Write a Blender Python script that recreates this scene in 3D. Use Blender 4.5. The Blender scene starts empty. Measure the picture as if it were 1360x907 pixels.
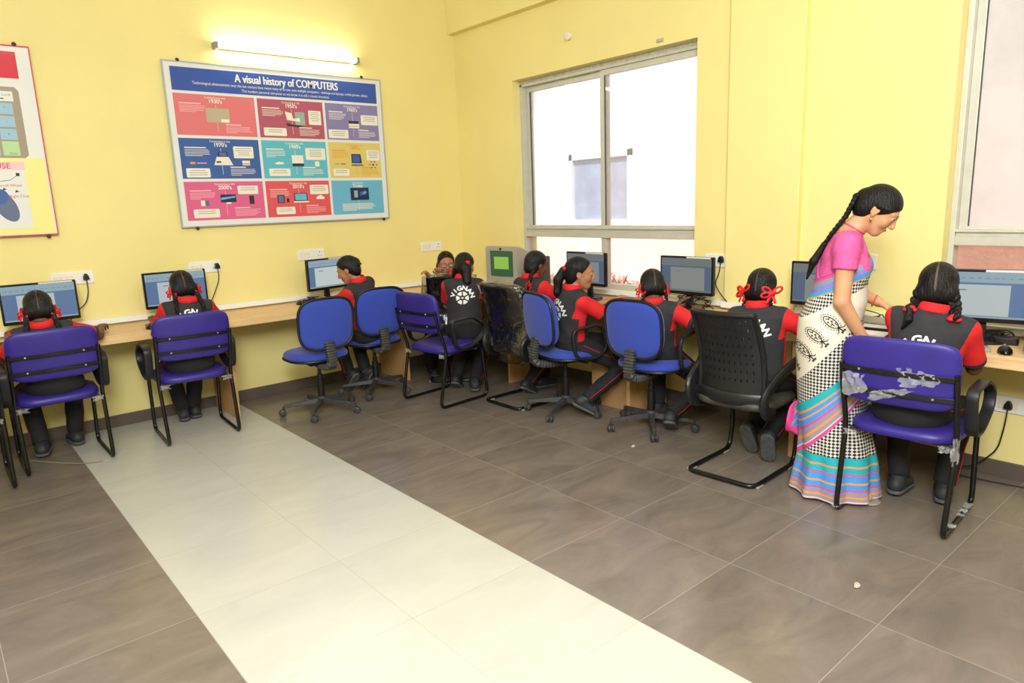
import bpy, bmesh, math, random
import numpy as np
from mathutils import Vector, Matrix
from mathutils.bvhtree import BVHTree
random.seed(7)
COL = bpy.context.scene.collection
PI = math.pi

# ------------------------------------------------------------------ colour and materials
def S(r, g, b):
    f = lambda c: (c / 12.92 if c <= .04045 else ((c + .055) / 1.055) ** 2.4)
    return (f(r / 255), f(g / 255), f(b / 255))

MATS = {}
def mat(name, col=(.5, .5, .5), rough=.5, metal=0., var=0., vscale=8., bump=0., bscale=40., spec=.5,
        emit=None, estr=0., trans=0., coat=0., stretch=(1, 1, 1), sheen=0., alpha=1., ior=1.45):
    m = bpy.data.materials.new(name); m.use_nodes = True
    nt = m.node_tree; b = nt.nodes['Principled BSDF']
    b.inputs['Base Color'].default_value = (*col, 1)
    b.inputs['Roughness'].default_value = rough
    b.inputs['Metallic'].default_value = metal
    b.inputs['Specular IOR Level'].default_value = spec
    b.inputs['Coat Weight'].default_value = coat
    b.inputs['Transmission Weight'].default_value = trans
    b.inputs['Sheen Weight'].default_value = sheen
    b.inputs['Alpha'].default_value = alpha
    b.inputs['IOR'].default_value = ior
    if emit:
        b.inputs['Emission Color'].default_value = (*emit, 1)
        b.inputs['Emission Strength'].default_value = estr
    if var or bump:
        tc = nt.nodes.new('ShaderNodeTexCoord'); mp = nt.nodes.new('ShaderNodeMapping')
        mp.inputs['Scale'].default_value = stretch
        nt.links.new(tc.outputs['Object'], mp.inputs['Vector'])
        if var:
            n = nt.nodes.new('ShaderNodeTexNoise'); n.inputs['Scale'].default_value = vscale
            n.inputs['Detail'].default_value = 5
            nt.links.new(mp.outputs[0], n.inputs['Vector'])
            r = nt.nodes.new('ShaderNodeValToRGB')
            r.color_ramp.elements[0].position = .3; r.color_ramp.elements[1].position = .7
            r.color_ramp.elements[0].color = (*[max(0, c * (1 - var)) for c in col], 1)
            r.color_ramp.elements[1].color = (*[min(1, c * (1 + var)) for c in col], 1)
            nt.links.new(n.outputs[0], r.inputs[0]); nt.links.new(r.outputs[0], b.inputs['Base Color'])
        if bump:
            n2 = nt.nodes.new('ShaderNodeTexNoise'); n2.inputs['Scale'].default_value = bscale
            n2.inputs['Detail'].default_value = 4
            nt.links.new(mp.outputs[0], n2.inputs['Vector'])
            bp = nt.nodes.new('ShaderNodeBump'); bp.inputs['Strength'].default_value = bump
            bp.inputs['Distance'].default_value = .01
            nt.links.new(n2.outputs[0], bp.inputs['Height']); nt.links.new(bp.outputs[0], b.inputs['Normal'])
    MATS[name] = m
    return m

# ------------------------------------------------------------------ objects
def tag(o, label=None, cat=None, group=None, kind=None):
    if label: o['label'] = label
    if cat: o['category'] = cat
    if group: o['group'] = group
    if kind: o['kind'] = kind
    return o

def empty(name, loc=(0, 0, 0), face=0.):
    """face: heading in degrees, clockwise from +Y"""
    o = bpy.data.objects.new(name, None); COL.objects.link(o)
    o.location = loc; o.rotation_euler = (0, 0, -math.radians(face)); o.empty_display_size = .05
    return o

def link(name, me, mats, parent=None):
    o = bpy.data.objects.new(name, me); COL.objects.link(o)
    for m in (mats if isinstance(mats, (list, tuple)) else [mats]):
        me.materials.append(m)
    if parent is not None: o.parent = parent
    return o

def copy_tree(o, parent=None):
    c = o.copy(); COL.objects.link(c)
    if parent is not None: c.parent = parent
    for ch in list(o.children): copy_tree(ch, c)
    return c

def fillet(pts, r, n=5, closed=False):
    pts = [Vector(p) for p in pts]; out = []; N = len(pts)
    for i, p in enumerate(pts):
        if not closed and i in (0, N - 1): out.append(p); continue
        a, b = pts[i - 1], pts[(i + 1) % N]
        da, db = (a - p), (b - p)
        rr = min(r, da.length * .49, db.length * .49)
        A, B = p + da.normalized() * rr, p + db.normalized() * rr
        for k in range(n + 1):
            t = k / n
            out.append(A * (1 - t) ** 2 + p * 2 * t * (1 - t) + B * t * t)
    return out

class MB:
    """collects shapes; build() links them as ONE mesh object"""
    def __init__(s): s.v = []; s.f = []; s.m = []
    def add(s, vs, fs, mi=0):
        b = len(s.v); s.v += [tuple(p) for p in vs]
        for f in fs: s.f.append([b + i for i in f]); s.m.append(mi)
        return s
    def box(s, x0, y0, z0, x1, y1, z1, mi=0, M=None):
        vs = [Vector((x, y, z)) for z in (z0, z1) for y in (y0, y1) for x in (x0, x1)]
        if M is not None: vs = [M @ p for p in vs]
        return s.add(vs, [(0, 2, 3, 1), (4, 5, 7, 6), (0, 1, 5, 4), (2, 6, 7, 3), (0, 4, 6, 2), (1, 3, 7, 5)], mi)
    def sweep(s, pts, sec, mi=0, closed=False, up=(0, 0, 1), caps=True, scale=None):
        """section (list of 2-D points: side, up) carried along pts"""
        P = [Vector(p) for p in pts]; n = len(P); k = len(sec); vs = []
        nrm = None
        for i in range(n):
            a = P[i - 1] if (i > 0 or closed) else P[i]
            b = P[(i + 1) % n] if (i < n - 1 or closed) else P[i]
            t = (b - a).normalized()
            if nrm is None:
                u = Vector(up)
                if abs(u.dot(t)) > .95: u = Vector((1, 0, 0)) if abs(t.x) < .9 else Vector((0, 1, 0))
                nrm = (u - t * u.dot(t)).normalized()
            else:
                nrm = (nrm - t * nrm.dot(t)).normalized()
            side = t.cross(nrm)
            sc = scale[i] if scale else 1
            for (x, y) in sec: vs.append(P[i] + side * (x * sc) + nrm * (y * sc))
        fs = []
        for i in range(n if closed else n - 1):
            for j in range(k):
                a, b = i * k + j, i * k + (j + 1) % k
                c, d = ((i + 1) % n) * k + (j + 1) % k, ((i + 1) % n) * k + j
                fs.append((a, b, c, d))
        if not closed and caps:
            fs.append(tuple(range(k - 1, -1, -1))); fs.append(tuple((n - 1) * k + j for j in range(k)))
        return s.add(vs, fs, mi)
    def tube(s, pts, r, seg=10, mi=0, closed=False, scale=None, up=(0, 0, 1)):
        return s.sweep(pts, [(r * math.cos(2 * PI * j / seg), r * math.sin(2 * PI * j / seg)) for j in range(seg)], mi, closed, up=up, scale=scale)
    def bar(s, pts, w, h, mi=0, closed=False, up=(0, 0, 1), ch=.25):
        c = min(w, h) * ch
        sec = [(w/2, -h/2 + c), (w/2, h/2 - c), (w/2 - c, h/2), (-w/2 + c, h/2), (-w/2, h/2 - c), (-w/2, -h/2 + c), (-w/2 + c, -h/2), (w/2 - c, -h/2)]
        return s.sweep(pts, sec, mi, closed, up)
    def lathe(s, prof, seg=20, M=None, mi=0):
        vs = []; n = len(prof)
        for (r, z) in prof:
            for j in range(seg):
                a = 2 * PI * j / seg; vs.append(Vector((r * math.cos(a), r * math.sin(a), z)))
        if M is not None: vs = [M @ p for p in vs]
        fs = [(i * seg + j, i * seg + (j + 1) % seg, (i + 1) * seg + (j + 1) % seg, (i + 1) * seg + j) for i in range(n - 1) for j in range(seg)]
        fs.append(tuple(range(seg - 1, -1, -1))); fs.append(tuple((n - 1) * seg + j for j in range(seg)))
        return s.add(vs, fs, mi)
    def prism(s, poly, d0, d1, fn, mi=0):
        """2-D polygon extruded between depths d0, d1; fn(u, v, d) -> point"""
        n = len(poly)
        vs = [fn(u, v, d0) for u, v in poly] + [fn(u, v, d1) for u, v in poly]
        fs = [tuple(range(n - 1, -1, -1)), tuple(range(n, 2 * n))] + [(i, (i + 1) % n, n + (i + 1) % n, n + i) for i in range(n)]
        return s.add(vs, fs, mi)
    def build(s, name, mats, parent=None, smooth=40, bevel=0., bseg=2, sub=0):
        me = bpy.data.meshes.new(name); me.from_pydata(s.v, [], s.f)
        me.polygons.foreach_set('material_index', s.m)
        bm = bmesh.new(); bm.from_mesh(me); bmesh.ops.recalc_face_normals(bm, faces=bm.faces); bm.to_mesh(me); bm.free()
        if smooth:
            me.polygons.foreach_set('use_smooth', [True] * len(me.polygons))
            if smooth < 180: me.set_sharp_from_angle(angle=math.radians(smooth))
        me.update()
        o = link(name, me, mats, parent)
        if bevel:
            b = o.modifiers.new('bevel', 'BEVEL'); b.width = bevel; b.segments = bseg; b.limit_method = 'ANGLE'; b.angle_limit = math.radians(35)
            b.harden_normals = False
        if sub:
            b = o.modifiers.new('sub', 'SUBSURF'); b.levels = sub; b.render_levels = sub
        return o

def rrect(w, h, r, n=5):
    out = []
    for cx, cy, a0 in ((w/2 - r, h/2 - r, 0), (-w/2 + r, h/2 - r, 90), (-w/2 + r, -h/2 + r, 180), (w/2 - r, -h/2 + r, 270)):
        for k in range(n + 1):
            a = math.radians(a0 + 90 * k / n); out.append((cx + r * math.cos(a), cy + r * math.sin(a)))
    return out

def superell(w, h, p=3., n=40):
    out = []
    for k in range(n):
        a = 2 * PI * k / n; c, sn = math.cos(a), math.sin(a)
        out.append((w / 2 * math.copysign(abs(c) ** (2 / p), c), h / 2 * math.copysign(abs(sn) ** (2 / p), sn)))
    return out

_TXT = {}
def text_geo(body, size=1., off=0.):
    key = (body, off)
    if key not in _TXT:
        cu = bpy.data.curves.new('t', 'FONT'); cu.body = body; cu.size = 1; cu.align_x = 'CENTER'; cu.align_y = 'CENTER'; cu.offset = off
        cu.resolution_u = 3
        ob = bpy.data.objects.new('t', cu); COL.objects.link(ob)
        dg = bpy.context.evaluated_depsgraph_get()
        me = bpy.data.meshes.new_from_object(ob.evaluated_get(dg))
        _TXT[key] = ([(v.co.x, v.co.y) for v in me.vertices], [tuple(p.vertices) for p in me.polygons])
        bpy.data.objects.remove(ob); bpy.data.curves.remove(cu); bpy.data.meshes.remove(me)
    vs, fs = _TXT[key]
    return [(x * size, y * size) for x, y in vs], fs

class Flat:
    """printed matter: flat shapes on one plane, later shapes lie a hair in front"""
    def __init__(s, fn, step=.00025): s.mb = MB(); s.fn = fn; s.l = 0; s.step = step; s.mats = []
    def mi(s, m):
        if m not in s.mats: s.mats.append(m)
        return s.mats.index(m)
    def poly(s, pts, m, layer=1):
        s.mb.add([s.fn(u, v, layer * s.step) for u, v in pts], [tuple(range(len(pts)))], s.mi(m))
    def rect(s, u0, v0, u1, v1, m, layer=1): s.poly([(u0, v0), (u1, v0), (u1, v1), (u0, v1)], m, layer)
    def text(s, body, u, v, size, m, layer=3, off=0., align=0, sx=1.):
        vs, fs = text_geo(body, size, off)
        w = max(x for x, y in vs) - min(x for x, y in vs) if vs else 0
        du = {-1: w * sx / 2, 0: 0, 1: -w * sx / 2}[align]
        s.mb.add([s.fn(u + du + x * sx, v + y, layer * s.step) for x, y in vs], fs, s.mi(m))
        return w * sx
    def lines(s, u0, v0, w, n, h, gap, m, layer=3, seed=0):
        r = random.Random(seed)
        for i in range(n):
            ww = w * (r.uniform(.86, 1) if i < n - 1 else r.uniform(.4, .8)); v = v0 - i * gap
            s.rect(u0, v - h, u0 + ww, v, m, layer)
    def build(s, name, parent):
        me = bpy.data.meshes.new(name); me.from_pydata([tuple(p) for p in s.mb.v], [], s.mb.f)
        me.polygons.foreach_set('material_index', s.mb.m); me.update()
        return link(name, me, s.mats, parent)

# ------------------------------------------------------------------ signed distance fields -> one continuous surface
F32 = np.float32
def A(*p): return np.array(p, F32)
def smin(a, b, k):
    if k <= 0: return np.minimum(a, b)
    h = np.maximum(k - np.abs(a - b), 0)
    return np.minimum(a, b) - h * h / (4 * k)
def rc(a, b, ra, rb):
    a = np.asarray(a, F32); b = np.asarray(b, F32); ba = b - a; l2 = max(float(ba @ ba), 1e-9)
    def f(P):
        q = P - a; t = np.clip(q @ ba / l2, 0, 1)
        return np.sqrt(((q - t[:, None] * ba) ** 2).sum(1)) - (ra + (rb - ra) * t)
    f.bs = ((a + b) / 2, float(np.linalg.norm(ba)) / 2 + max(ra, rb)); return f
def ell(c, r, R=None):
    c = np.asarray(c, F32); r = np.asarray(r, F32)
    def f(P):
        q = P - c
        if R is not None: q = q @ np.asarray(R, F32)
        k0 = np.sqrt(((q / r) ** 2).sum(1)); k1 = np.sqrt(((q / (r * r)) ** 2).sum(1)) + 1e-9
        return k0 * (k0 - 1) / k1
    f.bs = (c, float(max(r))); return f
def inter(f, *gs):
    def h(P):
        d = f(P)
        for g in gs: d = np.maximum(d, g(P))
        return d
    h.bs = f.bs; return h
def halfspace(p0, n):
    p0 = np.asarray(p0, F32); n = np.asarray(n, F32); n = n / np.linalg.norm(n)
    return lambda P: (P - p0) @ n
def erc(a, b, ra, rb, R, sq):
    """round cone squashed along the columns of R by sq (per-axis factors >= 1)"""
    R = np.asarray(R, F32); sq = np.asarray(sq, F32)
    a2 = (np.asarray(a, F32) @ R) * sq; b2 = (np.asarray(b, F32) @ R) * sq
    g = rc(a2, b2, ra, rb); mx = float(max(sq))
    def f(P): return g((P @ R) * sq) / mx
    c = (np.asarray(a, F32) + np.asarray(b, F32)) / 2
    f.bs = (c, float(np.linalg.norm(np.asarray(b) - np.asarray(a))) / 2 + max(ra, rb)); return f
def local(f, R, o, s=1., rad=.2):
    R = np.asarray(R, F32); o = np.asarray(o, F32)
    def g(P): return f((P - o) @ R / s) * s
    g.bs = (o, rad * s); return g

class Field:
    def __init__(s): s.ops = []; s.post = None
    def add(s, f, k=.01): s.ops.append(('u', f, k)); return s
    def sub(s, f, k=.004): s.ops.append(('s', f, k)); return s
    def cut(s, f): s.ops.append(('i', f, 0)); return s
    def __call__(s, P):
        d = np.full(len(P), 9., F32)
        for op, f, k in s.ops:
            if op == 'i': d = np.maximum(d, f(P)); continue
            if hasattr(f, 'bs'):
                c, r = f.bs; q = np.sqrt(((P - c) ** 2).sum(1)) - r; near = q < .07
                if not near.any():
                    if op == 'u': d = np.minimum(d, np.maximum(q, .05))
                    continue
                v = np.maximum(q, .05).astype(F32)
                v[near] = f(P[near])
            else: v = f(P)
            d = smin(d, v, k) if op == 'u' else -smin(-d, v, k)
        if s.post is not None: d = s.post(P, d)
        return d
    def bounds(s):
        lo = np.full(3, 9.); hi = np.full(3, -9.)
        for op, f, k in s.ops:
            if op == 'u': lo = np.minimum(lo, f.bs[0] - f.bs[1]); hi = np.maximum(hi, f.bs[0] + f.bs[1])
        return lo - .02, hi + .02

OFF8 = np.array([(i, j, k) for i in (0, 1) for j in (0, 1) for k in (0, 1)], np.int64)
def surface(field, h):
    """naive surface nets on a sparse grid: (verts, quads)"""
    lo, hi = field.bounds(); H = 4 * h
    n = np.ceil((hi - lo) / H).astype(int) + 1
    g = np.stack(np.meshgrid(*[np.arange(k) for k in n], indexing='ij'), -1).reshape(-1, 3).astype(np.int64)
    ev = lambda c, st: field((lo + (c + .5) * st).astype(F32))
    d = ev(g, H); g = g[np.abs(d) < H * 1.35]
    for st in (2 * h, h):
        g = (g[:, None, :] * 2 + OFF8[None]).reshape(-1, 3)
        if st > h:
            d = ev(g, st); g = g[np.abs(d) < st * 1.45]
    B = np.int64(1) << 20
    key = lambda c: (c[..., 0] * B + c[..., 1]) * B + c[..., 2]
    ck = key(g[:, None, :] + OFF8[None])                      # corner keys
    uk, inv = np.unique(ck, return_inverse=True); inv = inv.reshape(ck.shape)
    cc = np.stack([uk // (B * B), (uk // B) % B, uk % B], -1)
    val = field((lo + cc * h).astype(F32))
    cv = val[inv]; sg = cv < 0
    act = sg.any(1) & ~sg.all(1)
    g = g[act]; cv = cv[act]; sg = sg[act]
    acc = np.zeros((len(g), 3)); cnt = np.zeros(len(g))
    for a in range(8):
        for b in range(a + 1, 8):
            if (OFF8[a] != OFF8[b]).sum() != 1: continue
            m = sg[:, a] != sg[:, b]
            t = cv[m, a] / (cv[m, a] - cv[m, b])
            acc[m] += OFF8[a] + t[:, None] * (OFF8[b] - OFF8[a]); cnt[m] += 1
    V = lo + (g + acc / cnt[:, None]) * h
    gk = key(g); order = np.argsort(gk); sk = gk[order]
    Q = []
    for ax in range(3):
        e = np.zeros(3, np.int64); e[ax] = 1
        ia = 0; ib = int(np.where((OFF8 == e).all(1))[0][0])
        m = np.where(sg[:, ia] != sg[:, ib])[0]
        b = np.zeros(3, np.int64); c = np.zeros(3, np.int64); b[(ax + 1) % 3] = 1; c[(ax + 2) % 3] = 1
        idx = []; ok = np.ones(len(m), bool)
        for o in (0 * b, -b, -b - c, -c):
            k = key(g[m] + o); p = np.searchsorted(sk, k); p = np.minimum(p, len(sk) - 1)
            ok &= sk[p] == k; idx.append(order[p])
        q = np.stack(idx, -1); flip = ~sg[m, ia]
        q[flip] = q[flip][:, ::-1]
        Q.append(q[ok])
    return V, np.concatenate(Q)

def sdf_mesh(name, field, h, mats, parent=None, region=None, relax=1, mind=None):
    V, Q = surface(field, h)
    for _ in range(relax):                                     # light smoothing
        acc = np.zeros_like(V); cnt = np.zeros(len(V))
        for i in range(4):
            for j in ((i + 1) % 4, (i - 1) % 4):
                np.add.at(acc, Q[:, i], V[Q[:, j]]); np.add.at(cnt, Q[:, i], 1)
        ok = cnt > 0
        V[ok] = .5 * V[ok] + .5 * acc[ok] / cnt[ok][:, None]
    me = bpy.data.meshes.new(name)
    me.vertices.add(len(V)); me.vertices.foreach_set('co', V.astype(F32).ravel())
    me.loops.add(len(Q) * 4); me.loops.foreach_set('vertex_index', Q.astype(np.int32).ravel())
    me.polygons.add(len(Q)); me.polygons.foreach_set('loop_start', np.arange(0, len(Q) * 4, 4, dtype=np.int32))
    try: me.polygons.foreach_set('loop_total', np.full(len(Q), 4, np.int32))
    except Exception: pass
    me.polygons.foreach_set('use_smooth', np.ones(len(Q), bool))
    if region is not None:
        cen = V[Q].mean(1).astype(F32)
        me.polygons.foreach_set('material_index', region(cen).astype(np.int32))
    me.update(calc_edges=True); me.validate()
    return link(name, me, mats, parent)

def bvh_of(o):
    me = o.data
    return BVHTree.FromPolygons([v.co for v in me.vertices], [tuple(p.vertices) for p in me.polygons])

def decal(name, shapes, mats, parent, bvh, org, ux, uy, dirn, off=.002, cell=.012, thick=True):
    """flat shapes (verts2d, faces, mi) laid on a surface: point = org + u*ux + v*uy, cast along dirn"""
    bm = bmesh.new()
    for vs, fs, mi in shapes:
        bv = [bm.verts.new((x, y, 0)) for x, y in vs]
        for f in fs:
            try: fc = bm.faces.new([bv[i] for i in f]); fc.material_index = mi
            except ValueError: pass
    xs = [v.co.x for v in bm.verts]; ys = [v.co.y for v in bm.verts]
    for ax, lo, hi in ((0, min(xs), max(xs)), (1, min(ys), max(ys))):
        t = math.floor(lo / cell) * cell
        while t < hi:
            n = [0, 0, 0]; n[ax] = 1; c = [0, 0, 0]; c[ax] = t
            bmesh.ops.bisect_plane(bm, geom=bm.verts[:] + bm.edges[:] + bm.faces[:], plane_co=c, plane_no=n)
            t += cell
    dirn = Vector(dirn).normalized(); org = Vector(org); ux = Vector(ux); uy = Vector(uy); bad = []
    for v in bm.verts:
        p = org + ux * v.co.x + uy * v.co.y
        hit, nrm, i, d = bvh.ray_cast(p - dirn * .35, dirn, .7)
        if hit is None: bad.append(v); v.co = p; continue
        v.co = hit + (nrm if nrm.dot(dirn) < 0 else -nrm) * off
    bmesh.ops.delete(bm, geom=bad, context='VERTS')
    me = bpy.data.meshes.new(name); bm.to_mesh(me); bm.free()
    me.polygons.foreach_set('use_smooth', [True] * len(me.polygons))
    return link(name, me, mats, parent)
# ================================================================== materials of the room
def nodes_of(m): return m.node_tree.nodes, m.node_tree.links
def math_node(nt, op, a, b=None, clamp=False):
    n = nt.nodes.new('ShaderNodeMath'); n.operation = op; n.use_clamp = clamp
    for i, x in enumerate((a, b)):
        if x is None: continue
        if isinstance(x, (int, float)): n.inputs[i].default_value = x
        else: nt.links.new(x, n.inputs[i])
    return n.outputs[0]
def mix_col(nt, fac, a, b):
    n = nt.nodes.new('ShaderNodeMix'); n.data_type = 'RGBA'
    for sock, x in ((n.inputs[0], fac), (n.inputs[6], a), (n.inputs[7], b)):
        if isinstance(x, tuple): sock.default_value = (*x, 1)
        elif isinstance(x, (int, float)): sock.default_value = x
        else: nt.links.new(x, sock)
    return n.outputs[2]

YELLOW = (.865, .75, .315)
M_wall = mat('yellow_paint', YELLOW, .55, var=.03, vscale=1.6, bump=.04, bscale=120, spec=.3)
M_wall_low = M_wall
M_ceil = mat('ceiling_paint', (.86, .85, .80), .8)
M_base = mat('skirting_tile', S(98, 86, 78), .35, var=.12, vscale=5)
M_alu = mat('aluminium_frame', S(204, 202, 190), .42, metal=.15, var=.05, vscale=12)
M_alu_d = mat('rubber_gasket', S(60, 60, 60), .6)
M_plaster = mat('grey_plaster', S(190, 186, 170), .9, var=.2, vscale=30, bump=.3, bscale=60)
M_white = mat('white_plastic', S(238, 238, 234), .35, spec=.5)
M_grey_p = mat('grey_plastic', S(150, 148, 142), .4)
M_black = mat('black_plastic', S(22, 22, 24), .42)
M_black_s = mat('black_gloss', S(14, 14, 16), .2)
M_chrome = mat('scuffed_black_tube', S(20, 20, 21), .22, var=.5, vscale=35)
M_rub = mat('black_rubber_cord', S(20, 20, 20), .5)

def floor_material():
    m = bpy.data.materials.new('floor_tiles'); m.use_nodes = True; nt = m.node_tree; L = nt.links
    b = nt.nodes['Principled BSDF']
    tc = nt.nodes.new('ShaderNodeTexCoord'); sp = nt.nodes.new('ShaderNodeSeparateXYZ'); L.new(tc.outputs['Object'], sp.inputs[0])
    X, Y = sp.outputs[0], sp.outputs[1]; s = .6; xc, y0 = -3.0115, -1.8172
    tx = math_node(nt, 'DIVIDE', math_node(nt, 'SUBTRACT', X, xc), s)
    ty = math_node(nt, 'DIVIDE', math_node(nt, 'SUBTRACT', Y, y0), s)
    def edge(t):
        f = math_node(nt, 'FRACT', t); f = math_node(nt, 'ABSOLUTE', math_node(nt, 'SUBTRACT', f, .5))
        return math_node(nt, 'GREATER_THAN', f, .5 - .0030)
    grout = math_node(nt, 'MAXIMUM', edge(tx), edge(ty))
    cmb = nt.nodes.new('ShaderNodeCombineXYZ')
    L.new(math_node(nt, 'FLOOR', tx), cmb.inputs[0]); L.new(math_node(nt, 'FLOOR', ty), cmb.inputs[1])
    wn = nt.nodes.new('ShaderNodeTexWhiteNoise'); L.new(cmb.outputs[0], wn.inputs['Vector'])
    off = nt.nodes.new('ShaderNodeVectorMath'); off.operation = 'MULTIPLY_ADD'
    L.new(wn.outputs['Color'], off.inputs[0]); off.inputs[1].default_value = (30, 30, 30); L.new(tc.outputs['Object'], off.inputs[2])
    mp = nt.nodes.new('ShaderNodeMapping'); L.new(off.outputs[0], mp.inputs[0]); mp.inputs['Rotation'].default_value = (0, 0, .5); mp.inputs['Scale'].default_value = (1.6, 3.6, 1)
    no = nt.nodes.new('ShaderNodeTexNoise'); L.new(mp.outputs[0], no.inputs['Vector']); no.inputs['Scale'].default_value = 1.3; no.inputs['Detail'].default_value = 9
    no.inputs['Roughness'].default_value = .62; no.inputs['Distortion'].default_value = .9
    r = nt.nodes.new('ShaderNodeValToRGB'); L.new(no.outputs[0], r.inputs[0])
    r.color_ramp.elements[0].position = .3; r.color_ramp.elements[0].color = (*S(106, 97, 89), 1)
    r.color_ramp.elements[1].position = .72; r.color_ramp.elements[1].color = (*S(132, 120, 110), 1)
    pr = nt.nodes.new('ShaderNodeValToRGB'); L.new(no.outputs[0], pr.inputs[0])
    pr.color_ramp.elements[0].position = .3; pr.color_ramp.elements[0].color = (*S(186, 184, 175), 1)
    pr.color_ramp.elements[1].position = .72; pr.color_ramp.elements[1].color = (*S(195, 193, 184), 1)
    strip = math_node(nt, 'LESS_THAN', math_node(nt, 'ABSOLUTE', tx), 1.0)
    base = mix_col(nt, strip, r.outputs[0], pr.outputs[0])
    gcol = mix_col(nt, strip, S(158, 150, 142), S(172, 170, 161))
    col = mix_col(nt, math_node(nt, 'MULTIPLY', grout, .75), base, gcol)
    L.new(col, b.inputs['Base Color'])
    rr = nt.nodes.new('ShaderNodeMapRange'); L.new(no.outputs[0], rr.inputs[0]); rr.inputs[3].default_value = .16; rr.inputs[4].default_value = .30
    L.new(rr.outputs[0], b.inputs['Roughness'])
    b.inputs['Specular IOR Level'].default_value = .45
    bp = nt.nodes.new('ShaderNodeBump'); bp.inputs['Strength'].default_value = .25; bp.inputs['Distance'].default_value = .002
    L.new(math_node(nt, 'SUBTRACT', 1., grout), bp.inputs['Height']); L.new(bp.outputs[0], b.inputs['Normal'])
    return m
M_floor = floor_material()

def glass_material(name, dust, tint=(1, 1, 1), dustcol=(.95, .93, .92)):
    m = bpy.data.materials.new(name); m.use_nodes = True; nt = m.node_tree; L = nt.links
    out = nt.nodes['Material Output']; nt.nodes.remove(nt.nodes['Principled BSDF'])
    t = nt.nodes.new('ShaderNodeBsdfTransparent'); t.inputs[0].default_value = (*tint, 1)
    g = nt.nodes.new('ShaderNodeBsdfGlossy'); g.inputs['Roughness'].default_value = .03
    d0 = nt.nodes.new('ShaderNodeBsdfTranslucent'); d0.inputs[0].default_value = (*dustcol, 1); d1 = nt.nodes.new('ShaderNodeBsdfDiffuse'); d1.inputs[0].default_value = (*dustcol, 1)
    d = nt.nodes.new('ShaderNodeMixShader'); d.inputs[0].default_value = .8; L.new(d0.outputs[0], d.inputs[1]); L.new(d1.outputs[0], d.inputs[2])
    fr = nt.nodes.new('ShaderNodeFresnel'); fr.inputs[0].default_value = 1.35
    no = nt.nodes.new('ShaderNodeTexNoise'); no.inputs['Scale'].default_value = 6; no.inputs['Detail'].default_value = 6
    tc = nt.nodes.new('ShaderNodeTexCoord'); L.new(tc.outputs['Object'], no.inputs['Vector'])
    mr = nt.nodes.new('ShaderNodeMapRange'); L.new(no.outputs[0], mr.inputs[0]); mr.inputs[3].default_value = dust * .8; mr.inputs[4].default_value = dust * 1.2
    m1 = nt.nodes.new('ShaderNodeMixShader'); m2 = nt.nodes.new('ShaderNodeMixShader')
    L.new(mr.outputs[0], m1.inputs[0]); L.new(t.outputs[0], m1.inputs[1]); L.new(d.outputs[0], m1.inputs[2])
    L.new(math_node(nt, 'MULTIPLY', fr.outputs[0], .6), m2.inputs[0]); L.new(m1.outputs[0], m2.inputs[1]); L.new(g.outputs[0], m2.inputs[2])
    L.new(m2.outputs[0], out.inputs['Surface'])
    return m
M_glass = glass_material('dusty_window_glass', .48, dustcol=(.93, .94, .97))
M_glass_w = glass_material('pale_window_glass', .20)
M_glass_b = glass_material('bluish_window_glass', .2, (.93, .97, 1.), (.88, .92, 1.))
M_glass_c = glass_material('clear_window_glass', .05)

# ================================================================== the shell
CEIL = 3.75; XW, YW = -7.8, -8.8
def struct(o): o['kind'] = 'structure'; return o
struct(MB().box(XW - .2, YW - .2, -.12, .3, .25, 0).build('floor', M_floor, smooth=0))
struct(MB().box(XW - .2, YW - .2, CEIL, .3, .25, CEIL + .15).build('ceiling', M_ceil, smooth=0))
struct(MB().box(XW - .2, 0, 0, .25, .25, CEIL).build('wall_back', M_wall, smooth=0))
struct(MB().box(XW - .2, YW, 0, XW, 0, CEIL).build('wall_left', M_wall, smooth=0))
struct(MB().box(XW - .2, YW - .2, 0, .25, YW, CEIL).build('wall_front', M_wall, smooth=0))
W1 = (-2.75, -.83); W2 = (-6.35, -4.335); WZ0, WZ1 = .80, 2.575; WTH = .24; WZ1B = 3.0
mb = MB()
mb.box(0, W1[1], 0, WTH, 0, CEIL)
mb.box(0, W2[1], 0, WTH, W1[0], CEIL)
mb.box(0, YW, 0, WTH, W2[0], CEIL)
mb.box(0, W1[0], 0, WTH, W1[1], WZ0); mb.box(0, W1[0], WZ1, WTH, W1[1], CEIL)
mb.box(0, W2[0], 0, WTH, W2[1], WZ0); mb.box(0, W2[0], WZ1B, WTH, W2[1], CEIL)
struct(mb.build('wall_right', M_wall, smooth=0))
struct(MB().box(-.05, -3.535, 0, .02, -3.03, CEIL).build('trim_1', M_wall, smooth=0, bevel=.006))
struct(MB().box(-.075, YW, 3.105, .02, 0, CEIL).build('trim_2', M_wall, smooth=0, bevel=.006))
struct(MB().box(XW, -.013, 0, 0, .01, .087).build('baseboard_back', M_base, smooth=0, bevel=.003))
mb = MB(); mb.box(-.013, -3.03, 0, .01, 0, .087); mb.box(-.063, -3.535, 0, .01, -3.03, .087); mb.box(-.013, YW, 0, .01, -3.535, .087)
struct(mb.build('baseboard_right', M_base, smooth=0, bevel=.003))

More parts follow.
